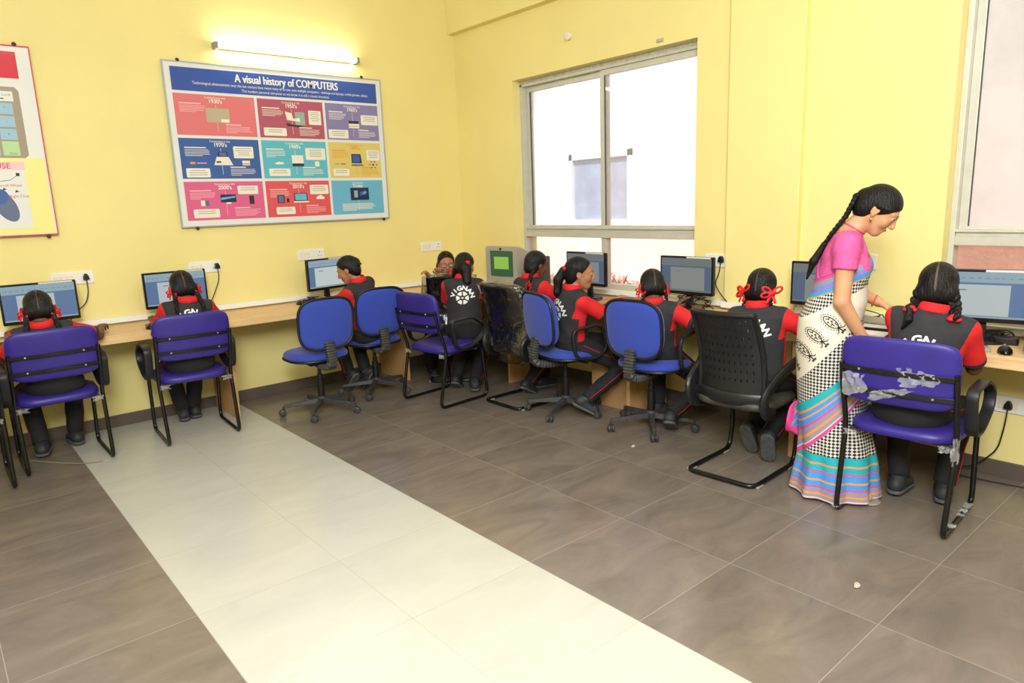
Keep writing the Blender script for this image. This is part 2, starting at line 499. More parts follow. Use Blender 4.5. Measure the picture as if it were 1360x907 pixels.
# ------------------------------------------------------------------ windows (sliding sashes over a fixed light)
def window(name, y0, y1, z1, split, x=.115, blue=True):
    """aluminium window: outer frame, transom, two sashes above and two fixed panes below"""
    t = empty(name, (x, (y0 + y1) / 2, WZ0)); t['kind'] = 'structure'
    oy, oz = (y0 + y1) / 2, WZ0
    def bx(mb, ya, za, yb, zb, xa, xb, mi=0): mb.box(xa, ya - oy, za - oz, xb, yb - oy, zb - oz, mi)
    f = MB(); fw = .05
    bx(f, y0, WZ0, y1, WZ0 + .04, -.03, .05)
    bx(f, y0, z1 - .05, y1, z1 - .005, -.03, .05)
    bx(f, y0, WZ0, y0 + .028, z1 - .005, -.03, .05); bx(f, y1 - .028, WZ0, y1, z1 - .005, -.03, .05)
    bx(f, y0 + .028, 1.215, y1 - .028, 1.262, -.035, .05); bx(f, y0 + .028, 1.262, y1 - .028, 1.285, -.02, .05)
    bx(f, y0 + .028, 1.285, y1 - .028, 1.30, -.035, .05)
    bx(f, split - .022, WZ0 + .04, split + .022, 1.215, -.02, .05)
    f.build('window_frame', M_alu, t, smooth=0, bevel=.003)
    if z1 < 2.8:
        p = MB(); bx(p, y0, z1 - .006, y1, z1 + .001, -.04, .10); bx(p, y0, z1 - .03, y1, z1 - .004, -.031, -.004)
        p.build('plaster_strip', M_plaster, t, smooth=0)
    # sashes
    for k, (a, b, xa) in enumerate(((split - .03, y1 - .028, .018), (y0 + .028, split + .03, -.012))):
        s = MB(); w = .042; zb, zt = 1.298, z1 - .05
        bx(s, a, zb, a + w, zt, xa, xa + .024); bx(s, b - w, zb, b, zt, xa, xa + .024)
        bx(s, a + w, zb, b - w, zb + .018, xa, xa + .024); bx(s, a + w, zt - .045, b - w, zt, xa, xa + .024)
        bx(s, a + w - .001, zb + .018, a + w + .005, zt - .045, xa + .004, xa + .02, 1); bx(s, b - w - .005, zb + .018, b - w + .001, zt - .045, xa + .004, xa + .02, 1)
        so = s.build('sash', [M_alu, M_alu_d], t, smooth=0, bevel=.0025)
        g = MB(); bx(g, a + w, zb + .018, b - w, zt - .045, xa + .010, xa + .014)
        g.build('pane', (M_glass_b if k == 0 else M_glass_w) if blue else M_glass, so, smooth=0)
    for a, b in ((split + .022, y1 - .028), (y0 + .028, split - .022)):
        g = MB(); bx(g, a, WZ0 + .04, b, 1.215, .008, .012); g.build('pane', M_glass_c, t, smooth=0)
    return t
window('window_1', W1[0], W1[1], WZ1, -1.80)
window('window_2', W2[0], W2[1], WZ1B, -5.35, blue=False)

# ------------------------------------------------------------------ outside
M_facade = mat('pale_stucco', (.37, .19, .13), .9, var=.10, vscale=9, bump=.8, bscale=22)
M_fwhite = mat('white_render', (.85, .85, .84), .8, var=.03, vscale=2)
M_fglass = mat('far_window_glass', S(160, 168, 192), .15, var=.2, vscale=4)
M_soil = mat('red_soil', S(206, 160, 140), .95, var=.25, vscale=3, bump=.5, bscale=8)
M_weed = mat('reddish_weeds', S(180, 112, 96), .9, var=.4, vscale=20)
struct(MB().box(WTH, -14, -.35, 14, 9, -.2).build('ground', M_soil, smooth=0))
bd = empty('neighbouring_building', (3.0, 0, -.2))
tag(bd, 'pale building with white framed window and stucco wall seen outside through the windows', 'building')
mb = MB()
def bb(mb, x0, y0, z0, x1, y1, z1, mi=0): mb.box(x0 - 3, y0, z0 + .2, x1 - 3, y1, z1 + .2, mi)
bb(mb, 3, -13, -.25, 6, -1.5, 7); mb.build('stucco_wall', M_facade, bd, smooth=0)
mb = MB(); bb(mb, 3, -1.5, -.25, 6, .32, 7); bb(mb, 3, 1.42, -.25, 6, 7.5, 7); bb(mb, 3, .32, 2.13, 6, 1.42, 7); bb(mb, 3, .32, -.25, 6, 1.42, .86)
mb.build('white_wall', M_fwhite, bd, smooth=0)
mb = MB(); bb(mb, 2.97, .30, .85, 3.04, .37, 2.15); bb(mb, 2.97, 1.37, .85, 3.04, 1.43, 2.15); bb(mb, 2.97, .30, 2.07, 3.04, 1.43, 2.15); bb(mb, 2.97, .37, 1.16, 3.04, 1.37, 1.25); bb(mb, 2.97, .30, .82, 3.04, 1.43, .88)
fr = mb.build('far_window_frame', M_fwhite, bd, smooth=0)
mb = MB(); bb(mb, 3.02, .37, .88, 3.03, 1.37, 2.07); mb.build('far_pane', M_fglass, fr, smooth=0)
mb = MB(); bb(mb, 2.55, -13, 3.0, 3.0, -3.55, 3.18); mb.build('ledge', M_fwhite, bd, smooth=0, bevel=.01)
mb = MB(); bb(mb, 2.96, -1.5, -.25, 3.0, 7.5, 1.02); mb.build('plinth', mat('pink_plinth', (.82, .66, .60), .9, var=.05, vscale=4, bump=.3, bscale=20), bd, smooth=0)
mb = MB(); mb.add([(1.0, -12, -.2), (1.0, 7, -.2), (2.0, 7, .34), (2.0, -12, .34), (3.0, 7, .46), (3.0, -12, .46), (3.0, 7, -.2), (3.0, -12, -.2)], [(0, 1, 2, 3), (3, 2, 4, 5), (5, 4, 6, 7)])
o = struct(mb.build('terrain', M_soil, smooth=0))
r = random.Random(3); mb = MB()
for i in range(2600):
    x, y = r.uniform(1.9, 2.86), r.uniform(-3.6, 5.4); gz = .34 + .12 * max(0, x - 2.0)
    h = r.uniform(.03, .14) * (1.3 if math.sin(y * 3.1) > .3 else .5); a = r.uniform(0, 6.28); w = r.uniform(.003, .008)
    dx, dy = math.cos(a), math.sin(a); lx, ly = r.uniform(-.15, .15), r.uniform(-.15, .15)
    p = [(x - dx * w, y - dy * w, gz - .02), (x + dx * w, y + dy * w, gz - .02), (x + lx * .5 + dx * w * 1.5, y + ly * .5 + dy * w * 1.5, gz + h * .6), (x + lx, y + ly, gz + h), (x + lx * .5 - dx * w * 1.5, y + ly * .5 - dy * w * 1.5, gz + h * .6)]
    mb.add(p, [(0, 1, 2, 3, 4)])
tag(mb.build('weeds', M_weed, smooth=0), 'dry reddish weeds growing outside below the window', 'weeds', kind='stuff')

# ------------------------------------------------------------------ small fittings on the walls
M_pvc = mat('cream_pvc', S(236, 226, 205), .4); M_rust = mat('brown_inside', S(120, 70, 40), .9)
t = empty('pipe_stub', (0, -1.551, 2.809)); tag(t, 'short white pipe stub sticking out of the wall above the window', 'pipe')
Mx = Matrix.Rotation(-PI / 2, 4, 'Y')
MB().lathe([(.021, .005), (.030, 0), (.033, .008), (.033, .035), (.028, .038), (.021, .038)], 20, Mx).build('pipe_ring', M_pvc, t)
MB().lathe([(.021, -.02), (.021, .012)], 16, Mx).build('pipe_mouth', M_rust, t)
tag(MB().box(-.012, -2.47, 2.60, .002, -2.41, 2.625).build('cement_dab', M_plaster, bevel=.008), 'grey dab of cement on the wall at the top edge of the window', 'cement patch')
# ================================================================== furniture
M_pine = mat('pine_board', S(222, 186, 134), .5, var=.13, vscale=5, stretch=(1, 14, 14))
M_pine_r = mat('pine_board_across', S(222, 186, 134), .5, var=.13, vscale=5, stretch=(14, 1, 14))
M_ply = mat('plywood_panel', S(205, 160, 108), .6, var=.12, vscale=6, stretch=(14, 14, 1))
DT = .757                                                       # desk top height
t = empty('desk', (-4.0, -.25, 0)); tag(t, 'long pine worktop desk running under the posters along the back wall', 'desk')
MB().box(-3.6, -.25, DT - .022, 4.0 - .02, .235, DT).build('worktop', M_pine, t, smooth=0, bevel=.003)
MB().box(-3.6, -.268, DT - .058, 3.48, -.25, DT).build('front_rail', M_pine, t, smooth=0, bevel=.002)
for x in (-4.95, -2.57, -1.06):
    MB().box(x + 4 - .0, -.245, .0, x + 4 + .03, .22, DT - .022).build('side_panel', M_ply, t, smooth=0, bevel=.002)
t = empty('desk', (-.25, -3.5, 0)); tag(t, 'long pine worktop desk running under the windows along the right wall', 'desk')
MB().box(-.25, -3.6, DT - .022, .235, 2.98, DT).build('worktop', M_pine_r, t, smooth=0, bevel=.003)
MB().box(-.268, -3.6, DT - .058, -.25, 3.0, DT).build('front_rail', M_pine_r, t, smooth=0, bevel=.002)
for y in (-1.25, -2.57, -3.80, -5.3):
    MB().box(-.245, y + 3.5, 0, .18, y + 3.53, DT - .022).build('side_panel', M_ply, t, smooth=0, bevel=.002)
mb = MB(); mb.box(-7, -.04, .772, -.02, -.001, .812)
tag(mb.build('cable_trunking', M_white, smooth=0, bevel=.004), 'white plastic cable trunking behind the back wall desk', 'trunking')
mb = MB(); mb.box(-.04, -3.03, .772, -.001, -.05, .812); mb.box(-.09, -3.535, .772, -.051, -3.03, .812); mb.box(-.04, -7, .772, -.001, -3.535, .812)
tag(mb.build('cable_trunking', M_white, smooth=0, bevel=.004), 'white plastic cable trunking below the windows behind the right desk', 'trunking')
M_card = mat('cardboard', S(176, 136, 92), .8, var=.08, vscale=6)
t = empty('cardboard_box', (-.30, -2.33, 0), 90); tag(t, 'brown cardboard box on the floor under the desk below the window', 'box')
MB().box(-.17, -.15, 0, .17, .15, .36).build('box_body', M_card, t, smooth=0, bevel=.004)
mb = MB(); mb.box(-.17, -.151, .355, .17, -.01, .362); mb.box(-.17, .01, .355, .17, .151, .362); mb.build('flap', M_card, t, smooth=0)

# ------------------------------------------------------------------ the purple visitor chair (sled frame)
M_purple = mat('purple_vinyl', S(49, 37, 130), .42, var=.1, vscale=9, bump=.12, bscale=14)
M_blue = mat('blue_fabric', S(46, 68, 166), .85, var=.06, vscale=160, sheen=.2)
M_film = mat('crumpled_plastic_film', (.85, .85, .87), .18, trans=.0, alpha=.24, bump=.8, bscale=30, spec=.9)
M_dirty = mat('dusty_black_plastic', S(58, 58, 60), .5, var=.25, vscale=30)
M_arm = mat('arm_plastic', S(30, 30, 33), .42, var=.2, vscale=14)
M_metal = mat('bare_metal', S(190, 188, 182), .3, metal=.8, var=.1, vscale=30)

def pad(w, h, th, p=4., dome=.25, n=44, rings=7):
    """soft cushion in the XZ plane, thickness along Y: verts, faces"""
    vs, fs = [], []; out = superell(1, 1, p, n)
    prof = []
    for k in range(rings + 1):                                  # from back centre to front centre
        pass
    lv = [(0, .5), (.5, .5), (.82, .47), (.95, .38), (1, .2), (1, -.2), (.95, -.38), (.82, -.47), (.5, -.5), (0, -.5)]
    for s, y in lv:
        for (u, v) in out:
            vs.append(Vector((u * (w - th * (1 - s) * 0) * s if s < 1 else u * w, th * y, v * h * s if s < 1 else v * h)))
    N = len(lv)
    for i in range(N - 1):
        for j in range(n):
            fs.append((i * n + j, i * n + (j + 1) % n, (i + 1) * n + (j + 1) % n, (i + 1) * n + j))
    return vs, fs

def film_patch(seed, w, h, fn):
    r = random.Random(seed); nx, nz = 9, 7; vs = []; fs = []
    ph = [r.uniform(0, 6) for _ in range(4)]
    for i in range(nx):
        for j in range(nz):
            u, v = i / (nx - 1) - .5, j / (nz - 1) - .5
            e = 1 + .25 * math.sin(5 * u + ph[0]) * math.cos(7 * v + ph[1]) + r.uniform(-.08, .08)
            d = .006 + .006 * math.sin(17 * u + ph[2] + 9 * v) + r.uniform(0, .007)
            vs.append(fn(u * w * e, v * h * e, d))
    for i in range(nx - 1):
        for j in range(nz - 1):
            if r.random() < .1 and (i in (0, nx - 2) or j in (0, nz - 2)): continue
            fs.append((i * nz + j, (i + 1) * nz + j, (i + 1) * nz + j + 1, i * nz + j + 1))
    return vs, fs

def make_visitor_chair():
    t = empty('visitor_chair')
    hw = .215
    # seat cushion
    sx = 24; vs = []; fs = []
    out = superell(.47, .45, 3.6, 40)
    lv = [(0, .47), (.6, .472), (.88, .466), (.97, .452), (1, .435), (.985, .415), (.9, .408), (0, .408)]
    for s, z in lv:
        for u, v in out:
            vs.append((u * s, v * s + .02, z - .012 * max(0, v) * 4 * s * (z > .41) * max(0, v) + .010 * abs(u) * 4 * s * (z > .45) * abs(u) * 2))
    n = 40
    for i in range(len(lv) - 1):
        for j in range(n): fs.append((i * n + j, i * n + (j + 1) % n, (i + 1) * n + (j + 1) % n, (i + 1) * n + j))
    MB().add(vs, fs).build('seat', M_purple, t, smooth=60, sub=1)
    # backrest cushion: curved a little round the sitter
    vs, fs = pad(.485, .312, .05, 5.5)
    vs = [Vector((p.x, p.y - .257 + .45 * p.x * p.x + .11 * (0 - p.z) * 1.0, p.z + .732)) for p in vs]
    MB().add(vs, fs).build('backrest', M_purple, t, smooth=60, sub=1)
    # two flat bars across the back of the cushion
    for z in (.735, .640):
        y = -.255 + .11 * (.715 - z) - .032
        pts = [(x, y + .45 * x * x - .002, z) for x in [(-.226 + .0452 * k) for k in range(11)]]
        b = MB(); b.bar(pts, .006, .022, up=(0, 0, 1)); bo = b.build('cross_bar', M_chrome, t)
        s = MB()
        for x in (-.15, .15):
            s.lathe([(.0, 0), (.006, .001), (.004, .004), (0, .005)], 10, Matrix.Translation((x, y + .45 * x * x - .005, z)) @ Matrix.Rotation(PI / 2, 4, 'X'))
        s.build('screw', M_metal, bo)
    for sg in (-1, 1):
        x = sg * .232
        p = fillet([(x, -.262, .76), (x, -.245, .66), (x, -.165, .43), (x * .98, -.25, .011), (x * .98, .25, .011), (x, .20, .44), (x * .97, .05, .435)], .06, 6)
        p = [(sg * .232, -.262, .755)] + [tuple(q) for q in p[1:]]
        MB().tube(p, .0125, 10).build('side_frame', M_chrome, t, smooth=60)
        # arm: one closed plastic loop
        xa = sg * .268
        loop = fillet([(xa, -.10, .452), (xa, -.155, .668), (xa, .08, .675), (xa, .205, .60), (xa, .19, .52), (xa, .04, .448)], .06, 6, closed=True)
        MB().bar(loop, .050, .016, closed=True, up=(0, 0, 1)).build('armrest', M_arm, t, smooth=60, bevel=.003)
    mb = MB(); mb.box(-.22, -.14, .400, .22, -.115, .412); mb.box(-.22, .14, .400, .22, .165, .412); mb.box(-.20, -.16, .404, .20, .19, .41)
    mb.build('seat_frame', M_dirty, t, smooth=0)
    for k, x in enumerate((-.20, .20)):
        mb = MB(); vs, fs = film_patch(4 + k, .06, .05, lambda u, v, d: (x + u, -.185 - d, .402 + v * .6)); mb.add(vs, fs); mb.build('plastic_scrap', M_film, t)
    return t

GV = 'purple visitor chairs at the desks'
chairs = {}
proto = make_visitor_chair()
for i, (k, x, y, f, lab) in enumerate((
    ('C12', -.765, -4.51, 86, 'purple visitor chair with scuffed black frame and torn plastic, nearest the right window'),
    ('C6', -1.15, -1.21, 84, 'purple visitor chair seen from its side, near the room corner behind a blue chair'),
    ('C3', -2.885, -.585, 3.5, 'purple visitor chair on the pale floor strip under the colourful computer poster'),
    ('C2', -3.68, -.52, 0, 'purple visitor chair on dark tiles left of the pale floor strip, with seated girl'),
    ('C1', -4.22, -.68, 0, 'purple visitor chair cut off by the left edge of the photo'))):
    o = proto if i == 0 else copy_tree(proto)
    o.location = (x, y, 0); o.rotation_euler = (0, 0, -math.radians(f)); tag(o, lab, 'chair', GV); chairs[k] = o
# torn factory film left on the nearest chair
for sd, ww, hh, fn in ((11, .15, .07, lambda u, v, d: (.09 + u, -.283 - d + .45 * (.1 + u) ** 2 - .03 * v, .725 + v)), (12, .10, .10, lambda u, v, d: (-.17 + u, -.277 - d, .665 + v)), (15, .16, .035, lambda u, v, d: (-.02 + u, -.277 - d, .64 + v + .3 * u)),
                   (13, .05, .12, lambda u, v, d: (.235 + u * .6, -.19 - d, .40 + v))):
    MB().add(*film_patch(sd, ww, hh, fn)).build('torn_film', M_film, chairs['C12'])
for c in range(16):
    rr = random.Random(c); x = rr.choice((-.232, .232)); y = rr.uniform(-.25, .2)
    vs, fs = film_patch(30 + c, .035, .03, lambda u, v, d: (x + v, y + u, .026 + d * .5)); MB().add(vs, fs).build('torn_film', M_film, chairs['C12'])

# ------------------------------------------------------------------ the blue task chair on castors
M_bellow = mat('ribbed_black_sleeve', S(66, 66, 66), .5, var=.3, vscale=40)
def make_task_chair(arms):
    t = empty('task_chair')
    out = superell(.46, .44, 2.7, 44)
    lv = [(0, .492), (.6, .494), (.86, .488), (.96, .474), (1, .455), (.985, .436), (.93, .425), (0, .42)]
    vs = [(u * s * (1 + .10 * v), v * s + .04, z - .05 * max(0, v) ** 2 * 2) for s, z in lv for u, v in out]; n = 44
    fs = [(i * n + j, i * n + (j + 1) % n, (i + 1) * n + (j + 1) % n, (i + 1) * n + j) for i in range(len(lv) - 1) for j in range(n)]
    st = MB().add(vs, fs).build('seat', M_blue, t, smooth=60, sub=1)
    rim = [(u * .985 * (1 + .10 * v), v * .985 + .04, .430 - .05 * max(0, v) ** 2 * 2) for u, v in out]
    MB().tube(rim, .009, 8, closed=True).build('seat_rim', M_black, st)
    vs, fs = pad(.415, .375, .085, 3.4)
    cv = lambda x, y, z: Vector((x * (1 + .10 * z), y - .215 + .5 * x * x - .10 * z, z + .712))
    bk = MB().add([cv(*p) for p in vs], fs).build('backrest', M_blue, t, smooth=60, sub=1)
    ring = [cv(u, -.024, v) for u, v in superell(.421, .381, 3.4, 48)]
    MB().tube(ring, .010, 8, closed=True).build('edge_trim', M_black, bk)
    # ribbed sleeve carrying the back
    p = fillet([(0, -.232, .58), (0, -.262, .49), (0, -.262, .40), (0, -.15, .375), (0, 0, .385)], .06, 7)
    P = [Vector(p[0])]
    for q in p[1:]:
        q = Vector(q); d = (q - P[-1]).length
        m = max(1, int(d / .006)); a = P[-1].copy()
        for k in range(1, m + 1): P.append(a + (q - a) * k / m)
    sc = [1.0 if (k % 3) else .80 for k in range(len(P))]
    s = [(x, y) for x, y in rrect(.078, .050, .014, 3)]
    MB().sweep(P, s, up=(0, 1, 0), scale=sc).build('back_support', M_bellow, t, smooth=30)
    mb = MB(); mb.box(-.10, -.09, .385, .10, .12, .415); mb.box(-.13, -.03, .395, -.10, .0, .405); mb.bar([(.1, .02, .40), (.22, .05, .40)], .012, .012)
    mb.build('seat_mechanism', M_black, t, bevel=.006)
    MB().lathe([(.026, .08), (.026, .26), (.019, .262), (.019, .30), (.014, .302), (.014, .40)], 18).build('gas_column', M_black, t, smooth=35)
    mb = MB(); mb.lathe([(.034, .065), (.038, .075), (.036, .115), (.028, .125)], 18)
    cas = []
    for k in range(5):
        a = math.radians(18 + 72 * k); dx, dy = math.cos(a), math.sin(a); L = .285
        w0, w1 = .024, .014; sx, sy = -dy, dx
        p0, p1 = (dx * .02, dy * .02), (dx * L, dy * L)
        v = []
        for (px, py), w, z0, z1 in ((p0, w0, .072, .112), (p1, w1, .064, .086)):
            v += [(px + sx * w, py + sy * w, z0), (px - sx * w, py - sy * w, z0), (px - sx * w * .7, py - sy * w * .7, z1), (px + sx * w * .7, py + sy * w * .7, z1)]
        mb.add(v, [(0, 1, 2, 3), (7, 6, 5, 4), (0, 4, 5, 1), (1, 5, 6, 2), (2, 6, 7, 3), (3, 7, 4, 0)])
        cas.append((dx * L, dy * L, a))
    bs = mb.build('star_base', M_dirty, t, smooth=35, bevel=.004)
    for k, (x, y, a) in enumerate(cas):
        c = MB(); b = a + (k * 1.3) % 2.5
        T = Matrix.Translation((x, y, .0)) @ Matrix.Rotation(b, 4, 'Z')
        for sg in (-1, 1):
            c.lathe([(.0, -.008), (.019, -.009), (.025, -.005), (.026, 0), (.025, .006), (.015, .009), (0, .01)], 16, T @ Matrix.Translation((.010, sg * .014, .026)) @ Matrix.Rotation(PI / 2 * sg, 4, 'X'))
        c.lathe([(.008, .03), (.009, .075)], 10, T)
        c.box(-.012, -.006, .024, .024, .006, .052, M=T)
        c.build('caster', M_dirty, bs, smooth=40)
    if arms:
        for sg in (-1, 1):
            x = sg * .265
            loop = fillet([(x, -.07, .452), (x, -.10, .655), (x, .14, .675), (x, .19, .50), (x, .10, .435)], .06, 6, closed=True)
            MB().bar(loop, .030, .020, closed=True).build('armrest', M_arm, t, smooth=60, bevel=.003)
        mb = MB(); mb.box(-.27, 0, .420, .27, .05, .434); mb.build('arm_bracket', M_black, t, bevel=.003)
    return t
GT = 'blue task chairs on castors'
p1 = make_task_chair(False); p2 = make_task_chair(True)
for o, k, x, y, f, lab in ((p1, 'C4', -2.02, -.80, 3, 'blue armless task chair standing empty at the edge of the pale floor strip'),
                           (copy_tree(p1), 'C5', -1.43, -.60, 8, 'blue armless task chair with the boyish short haired girl, behind the purple chair'),
                           (p2, 'C9', -.74, -2.17, 104, 'blue task chair of the ponytailed girl, turned sideways beside the wrapped chair'),
                           (copy_tree(p2), 'C10', -.62, -2.86, 84, 'blue task chair with armrest, directly left of the black slotted chair')):
    o.location = (x, y, 0); o.rotation_euler = (0, 0, -math.radians(f)); tag(o, lab, 'chair', GT); chairs[k] = o
chairs['C5']['label'] = 'blue armless task chair with short haired child seated, in front of third monitor'

# ------------------------------------------------------------------ black plastic cantilever chairs
M_shell = mat('black_moulded_plastic', S(27, 27, 29), .36, var=.12, vscale=10)
M_seatdirt = mat('grubby_black_seat', S(62, 58, 52), .5, var=.4, vscale=12, bump=.3, bscale=20)
def make_slot_chair(name, wrap):
    t = empty(name)
    # floor loop and front uprights of one bent tube
    for_p = fillet([(-.20, .14, .425), (-.21, .23, .41), (-.20, .25, .20), (-.20, .215, .014), (-.20, -.255, .014), (.20, -.255, .014), (.20, .215, .014), (.20, .25, .20), (.21, .23, .41), (.20, .14, .425)], .06, 6)
    MB().tube(for_p, .0135, 10).build('cantilever_frame', M_chrome, t, smooth=60)
    mb = MB()
    for sg in (-1, 1):
        for y in (.16, -.2): mb.box(sg * .2 - .018, y - .03, 0, sg * .2 + .018, y + .03, .012)
    mb.build('floor_glide', M_grey_p, t, bevel=.004)
    # seat
    out = superell(.46, .45, 3.8, 40); n = 40
    lv = [(0, .455), (.6, .457), (.9, .452), (.98, .438), (1, .42), (.97, .40), (.85, .395), (0, .395)]
    vs = [(u * s, v * s + .02, z - .06 * max(0, v) ** 2) for s, z in lv for u, v in out]
    fs = [(i * n + j, i * n + (j + 1) % n, (i + 1) * n + (j + 1) % n, (i + 1) * n + j) for i in range(len(lv) - 1) for j in range(n)]
    MB().add(vs, fs).build('seat', M_seatdirt, t, smooth=60, sub=1)
    # back shell: frame + slotted panel, rows of slots left as real openings
    def bp(u, v, d):                                            # u across, v 0..1 up
        w = .176 + .014 * (1 - v)
        x = u * w; z = .43 + v * .50
        y = -.205 - .11 * v + .05 * math.sin(v * PI) * 1.0 + .055 * u * u - d
        return (x, y, z)
    nu, nv = 62, 65
    def hole(i, j):
        return 6 <= i < 56 and (i - 6) % 5 == 2 and 14 <= j < 60 and (j - 14) % 6 in (2, 3)
    mb = MB(); idx = {}; vs = []
    for k, d in enumerate((0, .010)):
        for i in range(nu):
            for j in range(nv):
                idx[k, i, j] = len(vs); vs.append(bp(-1 + 2 * i / (nu - 1), j / (nv - 1), d - .005))
    fs = []; solid = lambda i, j: 0 <= i < nu - 1 and 0 <= j < nv - 1 and not hole(i, j)
    for i in range(nu - 1):
        for j in range(nv - 1):
            if hole(i, j): continue
            q = [(i, j), (i + 1, j), (i + 1, j + 1), (i, j + 1)]
            fs.append([idx[0, a, b] for a, b in q]); fs.append([idx[1, a, b] for a, b in q[::-1]])
            for (a, b), (c, d), nb in ((q[0], q[1], (i, j - 1)), (q[1], q[2], (i + 1, j)), (q[2], q[3], (i, j + 1)), (q[3], q[0], (i - 1, j))):
                if not solid(*nb): fs.append([idx[0, a, b], idx[1, a, b], idx[1, c, d], idx[0, c, d]])
    mb.add(vs, fs); bk = mb.build('backrest', M_shell, t, smooth=50)
    rim = [Vector(bp(u, v, 0)) for u, v in [(-1 + .1 * k, 1) for k in range(21)] + [(1, 1 - .05 * k) for k in range(1, 19)]]
    rim = [Vector(bp(-1, .10 + .05 * k, 0)) for k in range(0, 18)] + rim
    MB().bar(fillet(rim, .02, 2), .026, .030, up=(0, 1, 0)).build('back_rim', M_shell, bk, smooth=60, bevel=.004)
    mb = MB(); ps = [bp(-1 + .1 * k, .06, 0) for k in range(21)]
    mb.bar(ps, .02, .07, up=(0, 0, 1)); mb.build('lumbar_panel', M_shell, bk, smooth=60)
    for sg in (-1, 1):
        x = sg * .232
        p = fillet([(x * .90, -.08, .385), (x * .92, -.19, .40), (x * .95, -.215, .50), (x, -.10, .575), (x * 1.02, .06, .625), (x * 1.02, .27, .655)], .07, 6)
        w = [.055] * len(p)
        MB().bar(p, .032, .070, up=(0, 0, 1), ch=.35).build('armrest', M_shell, t, smooth=60, bevel=.006)
    if wrap:
        M = M_wrap; r = random.Random(5)
        def sheet(nm, fn, nu, nv, sd):
            rr = random.Random(sd); ph = [rr.uniform(0, 6) for _ in range(6)]; vs = []; fs = []
            for i in range(nu):
                for j in range(nv):
                    u, v = i / (nu - 1), j / (nv - 1)
                    d = .010 + .010 * math.sin(9 * u + 4 * v + ph[0]) * math.sin(3 * u - 6 * v + ph[1]) + .006 * math.sin(23 * u + 11 * v + ph[2]) + rr.uniform(-.002, .002)
                    vs.append(fn(u, v, d))
            for i in range(nu - 1):
                for j in range(nv - 1): fs.append((i * nv + j, (i + 1) * nv + j, (i + 1) * nv + j + 1, i * nv + j + 1))
            mb = MB().add(vs, fs); o = mb.build(nm, M, t, smooth=180); return o
        def around(u, v, d):                                    # a bag pulled over the back
            a = 2 * PI * u; c, s = math.cos(a), math.sin(a)
            vv = -.02 + v * 1.06; top = max(0, (v - .93) / .07); k = 1 - top
            x, y, z = bp(0, min(vv, 1.02), 0)
            return ((.225 + d) * math.copysign(abs(c) ** .5, c) * (k ** .5 if top else 1), y + .02 + .055 * c * c - (.035 + d) * math.copysign(abs(s) ** .6, s) * (k ** .7 if top else 1), z + .02)
        sheet('plastic_bag', around, 49, 30, 3)
        def under(u, v, d): return (-.25 + .5 * u, -.22 + .46 * v, .385 - d - .03 * math.sin(PI * u) - .02 * math.sin(7 * v))
        sheet('plastic_bag', under, 22, 18, 8)
    return t
def film_material(name, rough=.12, lo=.04, hi=1.5, tint=(.84, .85, .84)):
    m = bpy.data.materials.new(name); m.use_nodes = True; nt = m.node_tree; L = nt.links; nt.nodes.remove(nt.nodes['Principled BSDF'])
    t = nt.nodes.new('ShaderNodeBsdfTransparent'); t.inputs[0].default_value = (*tint, 1); g = nt.nodes.new('ShaderNodeBsdfGlossy'); g.inputs['Roughness'].default_value = rough
    no = nt.nodes.new('ShaderNodeTexNoise'); no.inputs['Scale'].default_value = 9; no.inputs['Detail'].default_value = 2; no.inputs['Distortion'].default_value = 1.5
    tc = nt.nodes.new('ShaderNodeTexCoord'); L.new(tc.outputs['Object'], no.inputs['Vector'])
    bp = nt.nodes.new('ShaderNodeBump'); bp.inputs['Strength'].default_value = .5; bp.inputs['Distance'].default_value = .03; L.new(no.outputs[0], bp.inputs['Height']); L.new(bp.outputs[0], g.inputs['Normal'])
    fr = nt.nodes.new('ShaderNodeFresnel'); fr.inputs[0].default_value = 1.5
    fac = math_node(nt, 'ADD', math_node(nt, 'MULTIPLY', fr.outputs[0], hi), lo, True)
    mx = nt.nodes.new('ShaderNodeMixShader'); L.new(fac, mx.inputs[0]); L.new(t.outputs[0], mx.inputs[1]); L.new(g.outputs[0], mx.inputs[2]); L.new(mx.outputs[0], nt.nodes['Material Output'].inputs['Surface'])
    return m
M_wrap = film_material('clear_plastic_wrap', lo=.09)
c = make_slot_chair('mesh_back_chair', False); c.location = (-.83, -3.675, 0); c.rotation_euler = (0, 0, -math.radians(87)); chairs['C11'] = c
tag(c, 'black plastic chair with slotted backrest and bent tube frame beside the woman in the sari', 'chair')
c = make_slot_chair('wrapped_chair', True); c.location = (-.74, -1.725, 0); c.rotation_euler = (0, 0, -math.radians(90)); chairs['C8'] = c
tag(c, 'black chair still wrapped in clear plastic, in front of the old tube monitor', 'chair', 'black chairs wrapped in plastic')
c2 = copy_tree(c); c2.location = (-.645, -.65, 0); c2.rotation_euler = (0, 0, -math.radians(40)); chairs['C7'] = c2
tag(c2, 'plastic wrapped chair in the room corner, held by the girl wearing glasses', 'chair', 'black chairs wrapped in plastic')

# ------------------------------------------------------------------ the tube lamp
M_tube = mat('lit_tube', (1, 1, 1), .3, emit=(1, .97, .86), estr=50)
t = empty('wall_lamp', (-1.675, 0, 2.768)); tag(t, 'lit fluorescent tube lamp on the yellow wall above the computer poster', 'lamp')
MB().box(-.56, -.035, -.018, .56, 0, .018).build('batten', M_white, t, bevel=.004)
MB().tube([(-.575, -.062, 0), (.575, -.062, 0)], .014, 14).build('tube', M_tube, t)
for sg in (-1, 1): MB().box(sg * .59 - .014, -.082, -.022, sg * .59 + .014, 0, .022).build('end_cap', M_grey_p, t, bevel=.004)
MB().lathe([(.018, 0), (.018, .03), (.0, .034)], 14, Matrix.Translation((.03, -.03, .02))).build('starter', M_white, t)
